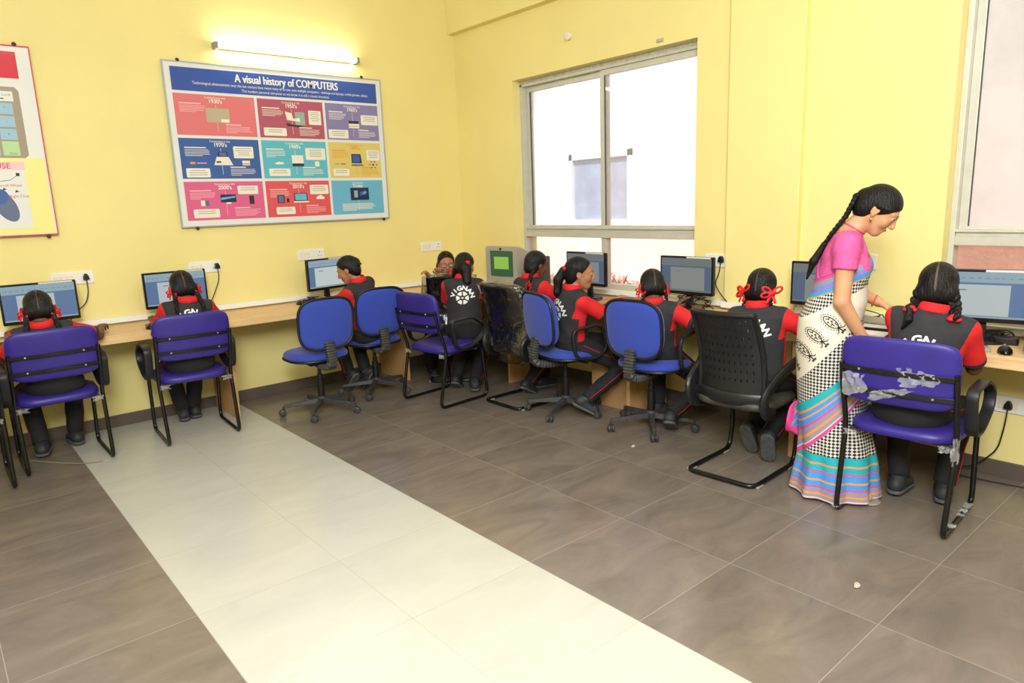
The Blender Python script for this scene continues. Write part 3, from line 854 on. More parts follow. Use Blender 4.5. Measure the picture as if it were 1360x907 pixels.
# ================================================================== posters
def pm(name, r, g, b): return mat(name, S(r, g, b), .35, spec=.4, coat=.15)
K = {k: pm('print_' + k, *v) for k, v in dict(paper=(226, 228, 226), blue=(52, 84, 168), salmon=(218, 118, 126), wine=(176, 86, 110), violet=(134, 126, 178),
     cobalt=(56, 94, 164), cyan=(92, 182, 204), mustard=(218, 198, 112), pink=(216, 98, 146), red=(216, 86, 94), sky=(104, 178, 214), ink=(44, 44, 52), cream=(234, 230, 216),
     soft=(244, 190, 196), grey=(150, 150, 150), tan=(186, 172, 148), navy=(30, 40, 84), orange=(222, 150, 60), teal=(150, 176, 168), key=(150, 190, 214), keygreen=(176, 214, 150),
     lemon=(238, 234, 150), crimson=(208, 36, 56), rose=(246, 196, 206), slate=(96, 108, 142), taupe=(160, 146, 128), dkline=(120, 120, 124)).items()}
M_dkbrown = mat('brown_clip', S(60, 42, 30), .6)

def board(name, x0, x1, z0, z1, lab, lean, clips):
    """board hung on the wall, leaning out at the top; local origin at the bottom centre"""
    t = empty(name, ((x0 + x1) / 2, -.02, z0)); t.rotation_euler = (lean, 0, 0); tag(t, lab, 'poster')
    w, h = x1 - x0, z1 - z0
    MB().box(-w/2, -.012, 0, w/2, 0, h).build('backing_board', K['paper'], t, smooth=0)
    for x, z in clips:
        mb = MB(); mb.lathe([(.0, -.006), (.009, -.005), (.009, .004), (.014, .006), (.012, .012), (0, .013)], 12, Matrix.Translation((x * w, -.006, z * h + (.012 if z > .5 else -.012))) @ Matrix.Rotation(PI / 2, 4, 'X'))
        mb.box(x * w - .008, -.004, z * h - .012, x * w + .008, .02, z * h + .012)
        mb.build('clip', M_dkbrown, t, smooth=40)
    return t, w, h

t, w, h = board('poster', -2.655, -.862, 1.432, 2.628, 'large poster on the history of computers with nine coloured panels, below the tube lamp', .0, ((-.44, 1), (.40, 1), (-.44, 0), (.47, 0)))
mb = MB()
for a in ((-w/2 - .006, -.016, -.006, w/2 + .006, 0, .004), (-w/2 - .006, -.016, h - .004, w/2 + .006, 0, h + .006), (-w/2 - .006, -.016, .004, -w/2 + .004, 0, h - .004), (w/2 - .004, -.016, .004, w/2 + .006, 0, h - .004)): mb.box(*a)
mb.build('poster_frame', mat('thin_aluminium_edge', S(176, 184, 196), .35, metal=.5), t, smooth=0)
F = Flat(lambda u, v, d: (u - w/2, -.0125 - d, v))
mg = .045; gx = .022; rows = [(.045, .335), (.357, .655), (.677, .975)]
F.rect(mg, .985 + .01, w - mg, h - .035, K['blue'])
for k, dx in enumerate((-.002, 0, .002)): F.text('A visual history of COMPUTERS', w/2 + .05 + dx, 1.108, .086, K['cream'], layer=3 + k, off=.003, sx=.76)
F.text('Technological advancements over the last century have meant many of us now own multiple computers - desktops and laptops, mobile phones, tablets', w/2 + .03, 1.055, .030, K['cream'], sx=.80)
F.text('The modern personal computer as we know it is still a recent invention.', w/2 + .03, 1.020, .030, K['cream'], sx=.84)
cw = [.60, .555, .50]; cols = []; x = mg
tot = w - 2 * mg - 2 * gx; cw = [c * tot / sum(cw) for c in cw]
for c in cw: cols.append((x, x + c)); x += c + gx
names = [['salmon', 'wine', 'violet'], ['cobalt', 'cyan', 'mustard'], ['pink', 'red', 'sky']]
years = [["1930's", "1950's", "1960's"], ["1970's", "1980's", "1990's"], ["2000's", "2010's", "Today"]]
def callout(u, v, ww, hh, sd):
    F.poly([(u + .006, v), (u + ww - .006, v), (u + ww, v + .006), (u + ww, v + hh - .006), (u + ww - .006, v + hh), (u + .006, v + hh), (u, v + hh - .006), (u, v + .006)], K['cream'], 2)
    n = int(hh / .017) - 1; r = random.Random(sd)
    for i in range(n):
        q = ww * r.uniform(.55, .8); F.rect(u + (ww - q) / 2, v + hh - .018 - i * .016, u + (ww + q) / 2, v + hh - .0135 - i * .016, K['grey'], 3)
for ri in range(3):
    v0, v1 = rows[2 - ri]
    for ci in range(3):
        a, b = cols[ci]; F.rect(a, v0, b, v1, K[names[ri][ci]]); W, H = b - a, v1 - v0; cx = a + W * .5
        ink = K['orange'] if names[ri][ci] == 'mustard' else (K['soft'] if names[ri][ci] in ('salmon', 'pink', 'red') else K['cream'])
        hd = ink if names[ri][ci] == 'mustard' else K['cream']
        F.text('Computing in the' if (ri, ci) != (2, 2) else 'Computing', cx, v1 - .020, .022, hd, off=.004)
        F.text(years[ri][ci], cx, v1 - .047, .040, hd, off=.02)
        F.rect(cx - .0012, v0 + .07 * 0 + .03, cx + .0012, v1 - .07, ink, 2)
        if (ri, ci) != (2, 2):
            F.rect(a + .06 * W, v1 - .072, a + .32 * W, v1 - .064, ink, 3); F.lines(a + .06 * W, v1 - .082, .32 * W, 5, .0035, .011, ink, 3, ri * 3 + ci)
            F.rect(a + .60 * W, v0 + .082, a + .80 * W, v0 + .090, ink, 3); F.lines(a + .60 * W, v0 + .072, .34 * W, 5, .0035, .011, ink, 3, 9 + ri * 3 + ci)
        else: F.lines(a + .18 * W, v0 + .09, .66 * W, 6, .005, .011, ink, 3, 44)
P = lambda ci, ri, fu, fv: (cols[ci][0] + fu * (cols[ci][1] - cols[ci][0]), rows[2 - ri][0] + fv * .298)
def R_(ci, ri, fu0, fv0, fu1, fv1, m, l=4): a = P(ci, ri, fu0, fv0); b = P(ci, ri, fu1, fv1); F.rect(a[0], a[1], b[0], b[1], K[m], l)
def Q_(ci, ri, pts, m, l=4): F.poly([P(ci, ri, *p) for p in pts], K[m], l)
R_(0, 0, .37, .33, .66, .68, 'tan'); R_(0, 0, .55, .34, .65, .42, 'cream', 5)
Q_(1, 0, [(.40, .70), (.50, .66), (.52, .52), (.62, .55), (.62, .44), (.42, .48)], 'cream'); R_(1, 0, .55, .36, .70, .70, 'teal', 3); Q_(1, 0, [(.40, .40), (.52, .36), (.68, .34), (.60, .30), (.42, .32)], 'ink', 5)
Q_(2, 0, [(.42, .34), (.62, .34), (.62, .46), (.42, .46)], 'cream'); R_(2, 0, .42, .47, .61, .54, 'ink', 5); R_(2, 0, .42, .385, .62, .40, 'grey', 5)
for p in ((0, 1, .05, .03, .34, .26, 1), (0, 1, .66, .52, .92, .82, 2), (1, 1, .08, .06, .40, .26, 3), (1, 1, .66, .50, .98, .82, 4), (2, 1, .06, .06, .36, .26, 5), (2, 1, .72, .50, .98, .80, 6),
          (1, 0, .06, .05, .40, .26, 7), (1, 0, .76, .38, .96, .76, 8), (2, 0, .03, .04, .40, .28, 9), (2, 0, .66, .44, .99, .72, 10), (0, 2, .08, .06, .40, .28, 11), (0, 2, .66, .64, .93, .86, 12),
          (1, 2, .13, .07, .42, .27, 13), (1, 2, .68, .60, .98, .86, 14)):
    a = P(p[0], p[1], p[2], p[3]); b = P(p[0], p[1], p[4], p[5]); callout(a[0], a[1], b[0] - a[0], b[1] - a[1], p[6])
R_(0, 1, .46, .55, .58, .68, 'navy', 4); R_(0, 1, .475, .57, .565, .66, 'slate', 5); Q_(0, 1, [(.40, .34), (.64, .34), (.59, .55), (.44, .55)], 'cream', 3); R_(0, 1, .43, .40, .49, .44, 'ink', 5)
R_(0, 1, .76, .34, .86, .46, 'cream'); R_(0, 1, .76, .36, .86, .39, 'orange', 5); R_(0, 1, .11, .36, .17, .42, 'orange'); R_(0, 1, .19, .38, .31, .40, 'soft')
R_(1, 1, .44, .40, .62, .62, 'cream'); R_(1, 1, .44, .32, .62, .40, 'navy', 5); Q_(1, 1, [(.17, .40), (.24, .44), (.31, .42), (.31, .38), (.2, .37)], 'cream'); R_(1, 1, .80, .32, .87, .46, 'cream')
Q_(2, 1, [(.42, .42), (.62, .42), (.60, .68), (.42, .68)], 'navy'); Q_(2, 1, [(.40, .34), (.66, .34), (.62, .39), (.43, .39)], 'slate'); Q_(2, 1, [(.44, .45), (.58, .45), (.58, .65), (.44, .65)], 'cobalt', 5)
for k in range(6):
    c, s = math.cos(k * PI / 3), math.sin(k * PI / 3); R_(2, 1, .84 + .07 * c - .012, .38 + .10 * s - .015, .84 + .07 * c + .012, .38 + .10 * s + .015, 'ink')
R_(2, 1, .82, .35, .86, .41, 'cobalt'); R_(2, 1, .10, .38, .19, .41, 'grey'); R_(2, 1, .21, .38, .30, .41, 'slate')
R_(0, 2, .43, .44, .63, .64, 'navy'); Q_(0, 2, [(.435, .50), (.62, .56), (.625, .60), (.435, .56)], 'sky', 5); R_(0, 2, .50, .40, .56, .44, 'cream'); R_(0, 2, .80, .38, .865, .60, 'ink'); R_(0, 2, .18, .36, .23, .50, 'cream'); R_(0, 2, .235, .36, .28, .50, 'slate')
R_(1, 2, .42, .42, .63, .64, 'ink'); R_(1, 2, .435, .445, .615, .62, 'sky', 5); Q_(1, 2, [(.40, .38), (.66, .38), (.63, .42), (.42, .42)], 'cream'); R_(1, 2, .16, .38, .27, .60, 'navy'); R_(1, 2, .175, .40, .255, .58, 'slate', 5); R_(1, 2, .30, .39, .34, .50, 'ink')
Q_(1, 2, [(.78, .46), (.90, .46), (.91, .51), (.88, .54), (.85, .58), (.81, .56), (.78, .52), (.77, .49)], 'cream')
R_(2, 2, .35, .40, .71, .76, 'ink'); R_(2, 2, .36, .43, .70, .74, 'navy', 5); R_(2, 2, .42, .48, .49, .68, 'teal', 6); Q_(2, 2, [(.53, .52), (.66, .56), (.66, .68), (.53, .64)], 'cobalt', 6); Q_(2, 2, [(.58, .57), (.66, .60), (.66, .66), (.60, .63)], 'sky', 7)
F.build('poster_print', t)

t, w, h = board('poster', -5.27, -3.462, 1.428, 2.626, 'poster of a computer keyboard and mouse cut off by the left photo edge', .0, ((.46, 1), (.47, 0)))
mb = MB()
for a in ((-w/2 - .005, -.016, -.005, w/2 + .005, 0, .004), (-w/2 - .005, -.016, h - .004, w/2 + .005, 0, h + .005), (-w/2 - .005, -.016, .004, -w/2 + .004, 0, h - .004), (w/2 - .001, -.016, .004, w/2 + .005, 0, h - .004)): mb.box(*a)
mb.build('poster_frame', mat('red_edge_strip', S(200, 70, 70), .4), t, smooth=0)
F = Flat(lambda u, v, d: (u - w/2, -.0125 - d, v))
F.rect(.01, .01, w - .01, .50, K['lemon']); F.rect(.06, .05, w - .13, .47, K['paper'], 2)
F.rect(.03, h - .20, w - .075, h - .035, K['crimson'])
F.text('COMPUTER KEYBOARD', w/2 - .2, h - .12, .13, K['paper'], off=.012)
# keyboard plate with its number pad at the right end
F.poly([(.08, .50), (w - .11, .50), (w - .09, .52), (w - .09, .92), (w - .11, .945), (.08, .945)], K['taupe'], 2)
def key(u, v, ww, hh, m, s='', l=3):
    F.rect(u, v, u + ww, v + hh, K[m], l)
    if s: F.text(s, u + ww / 2, v + hh / 2, min(.045, .4 * hh + .006), K['dkline'], l + 1)
ux = w - .12 - .105
pad_rows = [('9', '-'), ('6', '+'), ('3', None), ('.', None)]
key(ux - .03, .855, .13, .062, 'paper', ''); F.text('Scroll Lock', ux + .035, .895, .024, K['dkline'], 5); F.rect(ux + .02, .868, ux + .05, .874, K['ink'], 5)
zz = [.775, .695, .615]
for z, (a, b) in zip(zz, (('/', '*'), ('9', '-'), ('6', '+'))):
    key(ux, z, .09, .068, 'key', b); key(ux - .105, z, .09, .068, 'key', a); key(ux - .21, z, .09, .068, 'key', {'/': 'Num', '9': '8', '6': '5'}[a])
key(ux, .515, .09, .09, 'keygreen', ''); F.text('Enter', ux + .055, .528, .02, K['dkline'], 5)
for k, (z, lab) in enumerate(((.560, '3'), (.515, '.'))):
    key(ux - .105, z, .09, .040, 'key', lab); key(ux - .21, z, .09, .040, 'key', '2' if k == 0 else '0')
for i in range(14):
    for j in range(5): key(.10 + i * .092, .53 + j * .075, .08, .062, 'paper' if (i + j) % 3 else 'key')
F.rect(w - .62, .425, w - .125, .475, K['rose'], 3); F.text('THE MOUSE', w - .335, .449, .05, K['crimson'], 5, off=.006)
# the mouse
mx, my = w - .265, .20
body = []
for k in range(28):
    a = 2 * PI * k / 28; x, y = .058 * math.cos(a), .115 * math.sin(a); c, s = math.cos(.42), math.sin(.42); body.append((mx + x * c - y * s, my + x * s + y * c))
F.poly(body, K['slate'], 4)
btn = []
for k in range(20):
    a = 2 * PI * k / 20; x, y = .052 * math.cos(a), .05 * math.sin(a) + .06; c, s = math.cos(.42), math.sin(.42); btn.append((mx + x * c - y * s, my + x * s + y * c))
F.poly(btn, K['cobalt'], 5); F.rect(mx - .035, my + .055, mx - .022, my + .085, K['paper'], 6)
pts = [(mx - .05, my + .10), (mx - .02, my + .15), (mx + .05, my + .16), (mx + .09, my + .19)]
for (a, b), (c, d) in zip(pts, pts[1:]): F.poly([(a, b - .002), (c, d - .002), (c, d + .002), (a, b + .002)], K['slate'], 4)
F.rect(mx + .085, my + .185, mx + .105, my + .205, K['ink'], 4)
F.text('Scroll Wheel', mx + .045, my + .125, .024, K['crimson'], 5); F.text('Right Click', mx + .085, my + .055, .024, K['crimson'], 5); F.text('Left Click', mx - .2, my + .07, .024, K['crimson'], 5)
for (u, v) in ((mx + .01, my + .10), (mx + .075, my + .085)): F.poly([(u - .01, v - .006), (u + .014, v), (u - .004, v + .012)], K['ink'], 5)
F.rect(mx - .22, my - .03, mx - .10, my, K['rose'], 4); F.rect(mx - .22, my - .09, mx - .09, my - .06, K['rose'], 4)
F.build('poster_print', t)

# ================================================================== screens on the desks
def screen_mat(n, r, g, b, e=.75): c = S(r, g, b); return mat('screen_' + n, (.02, .02, .02), .25, emit=c, estr=e)
SC = dict(bar=screen_mat('toolbar', 166, 196, 212), page=screen_mat('page', 214, 226, 226), side=screen_mat('side_blue', 104, 138, 184), side2=screen_mat('side_pale', 140, 174, 200),
          grey=screen_mat('dim_grey', 124, 134, 138), ink=screen_mat('text', 120, 140, 170), status=screen_mat('status', 168, 190, 200), greyp=screen_mat('dim_page', 150, 158, 156), gside=screen_mat('dim_side', 92, 114, 142),
          green=screen_mat('dark_green', 56, 104, 60), lime=screen_mat('lime', 168, 226, 90), wpage=screen_mat('white_page', 226, 240, 238))
M_bezel = mat('monitor_bezel', S(20, 20, 22), .28)
M_label = mat('white_label', S(214, 210, 200), .6)

def make_monitor(style, seed=0):
    t = empty('monitor')
    w, h, zb = .432, .262, .106                                  # casing; zb = its lower edge above the desk
    f = lambda u, v, d: (u, -.012 - d + (.16) * (v) * 0 , zb + v)
    mb = MB(); mb.prism(rrect(w, h, .006, 2), .0, -.028, lambda u, v, d: (u, -.012 - d - .012, zb + h/2 + v))
    cs = mb.build('casing', M_bezel, t, smooth=0, bevel=.003)
    mb = MB(); mb.prism(rrect(w * .72, h * .62, .03, 4), .0, .032, lambda u, v, d: (u * (1 - d * 4), .016 + d, zb + h/2 + v * (1 - d * 4)))
    mb.build('back_cover', M_black, cs, smooth=30)
    F = Flat(lambda u, v, d: (u, -.0245 - d, zb + v), .0004)
    m = .013; W, H = w / 2 - m, h - m
    x0, x1, y0, y1 = -W, W, .022, H
    pg, sd, tb = {'blue': ('page', 'side', 'bar'), 'grey': ('greyp', 'gside', 'greyp'), 'white': ('wpage', 'side', 'bar')}[style]
    F.rect(x0, y0, x1, y1, SC[sd], 1)
    F.rect(x0, y1 - .052, x1, y1, SC[tb if style != 'grey' else 'grey'], 2); F.rect(x0, y0, x1, y0 + .010, SC['status' if style != 'grey' else 'grey'], 2)
    a, b = {'blue': (-.62, .40), 'grey': (-.62, .74), 'white': (-.72, .88)}[style]
    if seed == 1: a, b = -.76, .55
    F.rect(a * W, y0 + .012, b * W, y1 - .062, SC[pg], 3)
    F.rect(a * W - .0 + .04, y1 - .092, a * W + .085, y1 - .086, SC['ink'], 4)
    r = random.Random(seed)
    for k in range(0 if style == 'grey' else 12): F.rect(x0 + .012 + k * .033, y1 - .034, x0 + .012 + k * .033 + r.uniform(.01, .024), y1 - .026, SC['side2'], 4)
    so = F.build('screen', t)
    mb = MB(); mb.box(.005, -.0262, zb + h - .012, w / 2 - .02, -.0238, zb + h - .001); mb.build('label_strip', M_label, cs, smooth=0)
    mb = MB(); mb.prism([(-.028, 0), (.028, 0), (.022, .13), (-.022, .13)], .0, .022, lambda u, v, d: (u, .018 + d, .010 + v)); mb.build('stand_neck', M_black, t, bevel=.004)
    MB().prism(superell(.22, .16, 2.6, 32), 0, .012, lambda u, v, d: (u, v + .02, d)).build('stand_base', M_black, t, bevel=.003)
    return t
GM = 'flat black monitors on the desks'
mons = [('blue', 0, -3.648, -.205, 0, 'flat monitor at far left of the back desk, before the girl with both hair ribbons'),
        ('blue', 2, -2.808, -.205, 0, 'flat monitor on the back desk below the left end of the computer poster'),
        ('white', 3, -1.600, -.205, -12, 'flat monitor with white page on screen, in front of the short haired child'),
        ('grey', 4, -.205, -1.90, 92, 'flat monitor below the window behind the face of the ponytailed girl'),
        ('grey', 5, -.205, -2.845, 90, 'flat monitor at the right lower corner of the first window'),
        ('grey', 6, -.205, -3.82, 90, 'flat monitor half hidden behind the woman in the sari'),
        ('blue', 1, -.235, -4.61, 78, 'flat monitor with blue bordered page at the right window, nearest the printer')]
for st, sd, x, y, f, lab in mons:
    o = make_monitor(st, sd); o.location = (x, y, DT); o.rotation_euler = (0, 0, -math.radians(f)); tag(o, lab, 'monitor', GM)

M_beige = mat('grey_beige_casing', S(172, 164, 150), .5, var=.05, vscale=8)
t = empty('crt_monitor', (-.30, -1.06, DT), 82); tag(t, 'old deep tube monitor with green screen in the corner beside the window', 'monitor')
mb = MB(); w, h = .355, .335; zb = .07
prof = [(0, 1, 1), (.02, 1, 1), (.06, .985, .985), (.16, .80, .80), (.30, .56, .58), (.32, .54, .56)]
sec = rrect(1, 1, .06, 3); n = len(sec); vs = [(u * w * a, -.11 + d, zb + h/2 + v * h * b) for d, a, b in prof for u, v in sec]
fs = [(i * n + j, i * n + (j + 1) % n, (i + 1) * n + (j + 1) % n, (i + 1) * n + j) for i in range(len(prof) - 1) for j in range(n)] + [tuple((len(prof) - 1) * n + j for j in range(n))]
# front opening round the glass
inn = rrect(.275, .222, .014, 3); b0 = len(vs); vs += [(u, -.11, zb + h/2 + .018 + v) for u, v in inn]; b1 = len(vs); vs += [(u * .97, -.095, zb + h/2 + .018 + v * .97) for u, v in inn]
fs += [(j, (j + 1) % n, b0 + (j + 1) % n, b0 + j) for j in range(n)] + [(b0 + j, b0 + (j + 1) % n, b1 + (j + 1) % n, b1 + j) for j in range(n)]
mb.add(vs, fs); cs = mb.build('casing', M_beige, t, smooth=35)
F = Flat(lambda u, v, d: (u, -.098 - d - .010 * (1 - (u / .14) ** 2), zb + h/2 + .018 + v), .0005)
for i in range(6):
    a, b = -.134 + i * .268 / 6, -.134 + (i + 1) * .268 / 6; F.rect(a, -.108, b, .108, SC['green'], 1)
for i in range(4): F.rect(-.085 + i * .042, -.045, -.085 + (i + 1) * .042, .060, SC['lime'], 2)
F.build('screen', t)
MB().lathe([(.0, 0), (.010, 0), (.010, .006), (0, .006)], 14, Matrix.Translation((0, -.111, zb + h - .022)) @ Matrix.Rotation(PI/2, 4, 'X')).build('badge', M_black, cs)
MB().lathe([(.0, 0), (.007, 0), (.007, .006), (0, .006)], 14, Matrix.Translation((.10, -.111, zb + .022)) @ Matrix.Rotation(PI/2, 4, 'X')).build('power_button', M_grey_p, cs)
MB().lathe([(.12, 0), (.125, .01), (.10, .02), (.06, .03), (.05, .075)], 24).build('swivel_base', M_beige, t)
t = empty('speaker', (-.16, -1.30, DT), 80); tag(t, 'dark grey speaker box behind the girl with a single braid, beside the tube monitor', 'speaker')
M_spk = mat('dark_grey_casing', S(84, 80, 78), .5)
MB().prism(rrect(.13, .31, .012, 3), 0, .12, lambda u, v, d: (u, -.06 + d, .155 + v)).build('cabinet', M_spk, t, bevel=.004)
MB().lathe([(0, .002), (.03, .006), (.045, .002), (.05, .008), (.052, 0)], 20, Matrix.Translation((0, -.06, .20)) @ Matrix.Rotation(PI/2, 4, 'X')).build('driver', M_black, t)

# ------------------------------------------------------------------ keyboards, mice, small stuff
M_keys = mat('dark_keys', S(34, 34, 36), .5); M_pale = mat('pale_keys', S(205, 205, 200), .5)
def make_keyboard(pale=False):
    t = empty('keyboard'); m = M_pale if pale else M_keys
    MB().prism([(-.22, -.07), (.22, -.07), (.22, .07), (-.22, .07)], 0, 1, lambda u, v, d: (u, v, d * (.014 + .06 * (v + .07)))).build('keyboard_body', M_white if pale else M_black, t, bevel=.003)
    mb = MB()
    for j in range(5):
        for i in range(20):
            if i in (15,): continue
            x, y = -.205 + i * .0207, -.055 + j * .0225; z = .014 + .06 * (y + .07)
            mb.box(x, y, z, x + .018, y + .0185, z + .006)
    mb.build('keys', m, t, smooth=0)
    return t
GK = 'keyboards on the desks'
kb = make_keyboard()
for i, (x, y, f, lab) in enumerate(((-3.70, -.40, 0, 'black keyboard in front of the leftmost monitor'), (-2.85, -.40, 0, 'black keyboard before the monitor under the poster'), (-1.62, -.38, -10, 'black keyboard in front of the short haired child'),
        (-.37, -2.30, 96, 'black keyboard beyond the ponytailed girl below the window'), (-.39, -2.86, 90, 'black keyboard before the girl with ribbons beside the window'),
        (-.39, -3.66, 90, 'black keyboard before the girl in the slotted chair'), (-.40, -4.46, 84, 'black keyboard before the girl nearest the right window'))):
    o = kb if i == 0 else copy_tree(kb); o.location = (x, y, DT); o.rotation_euler = (0, 0, -math.radians(f)); tag(o, lab, 'keyboard', GK)
def make_mouse():
    f = Field(); f.add(ell((0, 0, .004), (.031, .057, .034)), 0).cut(halfspace((0, 0, .001), (0, 0, -1)))
    t = sdf_mesh('computer_mouse', f, .004, M_black_s)
    MB().lathe([(0, -.004), (.008, -.004), (.009, 0), (.008, .004), (0, .004)], 14, Matrix.Translation((0, .03, .030)) @ Matrix.Rotation(PI/2, 4, 'Y')).build('scroll_wheel', M_grey_p, t)
    return t
ms = make_mouse()
for i, (x, y, f, lab) in enumerate(((-.435, -4.775, 70, 'black computer mouse on the desk edge at the right of the photo'), (-3.06, -.43, 10, 'dark mouse on the desk left of the girl under the poster'),
                                    (-1.86, -.20, 0, 'black mouse on the back desk left of the white paged screen'), (-.36, -2.60, 90, 'black mouse on the desk between two seated girls below the window'))):
    o = ms if i == 0 else copy_tree(ms); o.location = (x, y, DT); o.rotation_euler = (0, 0, -math.radians(f)); tag(o, lab, 'mouse', 'computer mice on the desks')
M_silver = mat('silver_plastic', S(176, 182, 196), .28, metal=.35)
t = empty('card_reader', (-.43, -4.685, DT), 60); tag(t, 'small grey device with a cable left of the mouse on the right desk', 'device')
MB().prism(rrect(.05, .075, .008, 3), 0, .018, lambda u, v, d: (u, v, d)).build('device_body', M_grey_p, t, bevel=.003)
MB().tube(fillet([(0, .03, .012), (.0, .07, .03), (.03, .12, .012), (.1, .2, .012)], .05, 5), .0025, 6).build('lead', M_rub, t)
t = empty('power_adapter', (-.20, -4.72, DT), 80); tag(t, 'black box shaped adapter under the rightmost monitor', 'adapter')
MB().prism(rrect(.10, .07, .01, 3), 0, .035, lambda u, v, d: (u, v, d)).build('adapter_body', M_black, t, bevel=.004)
MB().tube(fillet([(-.04, 0, .02), (-.09, .02, .012), (-.05, .10, .012), (.03, .12, .012)], .05, 5), .003, 6).build('lead', M_rub, t)
# printer at the right edge
t = empty('printer', (-.235, -5.03, DT), 90); tag(t, 'black and silver printer cut off by the right photo edge', 'printer')
MB().prism([(-.19, 0), (.19, 0), (.19, .17), (-.19, .17)], -.19, .17, lambda u, v, d: (u, d, .0 + v + .01)).build('printer_body', M_black, t, bevel=.012)
lid = [(-.20, .17), (-.202, .205), (-.13, .238), (.02, .25), (.2, .245), (.2, .17)]
MB().prism(lid, -.195, .195, lambda u, v, d: (d, u, v + .008)).build('printer_lid', M_silver, t, smooth=50, bevel=.006)
MB().box(-.14, -.27, .035, .14, -.15, .045).build('paper_tray', M_black, t, bevel=.003)
MB().box(-.105, -.265, .046, .105, -.10, .058).build('paper_sheets', M_white, t, smooth=0)
# things behind the woman and beside the keyboards
M_paper = mat('paper', S(226, 226, 220), .8)
t = empty('laptop_stand', (-.27, -4.10, DT), 90)
tag(t, 'flat stack of white and black devices on the desk beside the woman in the sari', 'device')
for k, (z0, z1, m, s) in enumerate(((0, .025, M_white, 1), (.026, .04, M_black, .96), (.041, .058, M_white, .98), (.059, .07, M_grey_p, .92))):
    MB().prism(rrect(.28 * s, .20 * s, .012, 3), z0, z1, lambda u, v, d: (u, v, d)).build('flat_device', m, t, bevel=.003)
t.name = 'device_stack'
def book(x, y, z, f, w, d, h, mc, lab):
    t = empty('book', (x, y, z), f); tag(t, lab, 'book')
    mb = MB(); mb.box(-w/2, -d/2, 0, w/2, d/2, .002); mb.box(-w/2, -d/2, h - .002, w/2, d/2, h); mb.box(-w/2, -d/2, 0, -w/2 + .003, d/2, h); mb.build('cover', mc, t, smooth=0)
    MB().box(-w/2 + .003, -d/2 + .004, .002, w/2 - .004, d/2 - .004, h - .002).build('pages', M_paper, t, smooth=0)
book(-.26, -3.28, DT, 100, .2, .27, .018, mat('pale_cover', S(210, 214, 220), .5), 'pale closed notebook on the desk between monitor and slotted chair girl')
book(-.18, -3.30, DT + .0185, 70, .15, .21, .012, mat('grey_cover', S(160, 164, 172), .5), 'thin grey booklet lying on the pale notebook')
book(-.30, -1.42, DT, 80, .19, .26, .020, mat('tan_cover', S(170, 140, 120), .5), 'tan book on the desk beside the tube monitor')

# ------------------------------------------------------------------ wall sockets and plugs
def socket_plate(x, y, z, face, w, lab, side=1):
    t = empty('wall_socket', (x, y, z), face); tag(t, lab, 'socket', 'white switch plates on the yellow walls')
    MB().prism(rrect(w, .088, .008, 3), 0, .011, lambda u, v, d: (u, -d, v)).build('plate', M_white, t, bevel=.002)
    mb = MB(); n = int(w / .05)
    for k in range(n - 1):
        u = -w/2 + .03 + k * .032
        if u < w/2 - .075: mb.box(u - .012, -.0145, -.022, u + .012, -.011, .022)
    if mb.v: mb.build('rocker_switch', M_pvc, t, bevel=.0015)
    mb = MB(); cx = w/2 - .042
    for a, b, r in ((0, .017, .005), (-.012, -.010, .004), (.012, -.010, .004)):
        mb.lathe([(0, 0), (r, 0), (r, .0006), (0, .0006)], 10, Matrix.Translation((cx + a, -.0112, b)) @ Matrix.Rotation(PI/2, 4, 'X'))
    mb.build('socket_hole', M_black, t, smooth=0)
    return t
GP = 'black plugs in the wall sockets'
def plug(x, y, z, face, path, lab):
    t = empty('power_plug', (x, y, z), face); tag(t, lab, 'plug', GP)
    mb = MB(); mb.prism([(-.019, -.016), (.019, -.016), (.016, .008), (.007, .026), (-.007, .026), (-.016, .008)], .012, .040, lambda u, v, d: (u, -d, v))
    mb.box(-.003, -.014, .008, .003, .004, .014)
    mb.build('plug_body', M_black, t, smooth=0, bevel=.004)
    p = [(0, -.028, -.012)] + path
    MB().tube(fillet(p, .05, 6), .0036, 8).build('cord', M_rub, t, smooth=60)
socket_plate(-3.415, 0, 1.118, 0, .26, 'white switch plate with plug, partly behind the leftmost monitor')
plug(-3.335, 0, 1.118, 0, [(.0, -.04, -.10), (-.03, -.05, -.19), (-.12, -.05, -.24), (-.16, -.07, -.34)], 'black plug with cord beside the leftmost monitor')
socket_plate(-2.525, 0, 1.118, 0, .24, 'white switch plate with plug, below the computer poster')
plug(-2.435, 0, 1.118, 0, [(.0, -.04, -.10), (-.05, -.05, -.20), (-.09, -.05, -.28), (-.16, -.07, -.34)], 'black plug with cord below the computer poster')
socket_plate(-1.64, 0, 1.150, 0, .24, 'white switch plate hidden behind the white paged screen')
socket_plate(-.395, 0, 1.137, 0, .24, 'empty white switch plate above the girl wearing glasses')
socket_plate(0, -2.935, 1.083, 90, .17, 'white switch plate with plug, right of the first window')
plug(0, -2.985, 1.090, 90, [(.0, -.04, -.09), (-.03, -.05, -.16), (.04, -.06, -.25), (.12, -.06, -.31)], 'black plug with cord right of the first window')
socket_plate(0, -3.93, 1.115, 90, .15, 'white switch plate on the wall beyond the woman in the sari')
socket_plate(0, -4.77, .40, 90, .24, 'white switch plate low on the wall under the right desk')
plug(0, -4.715, .398, 90, [(.0, -.05, -.10), (-.02, -.05, -.24), (-.12, -.06, -.36), (-.30, -.10, -.385), (-.2, -.16, -.39), (.15, -.10, -.393), (.5, -.10, -.393)], 'black plug with long cord low under the right desk')

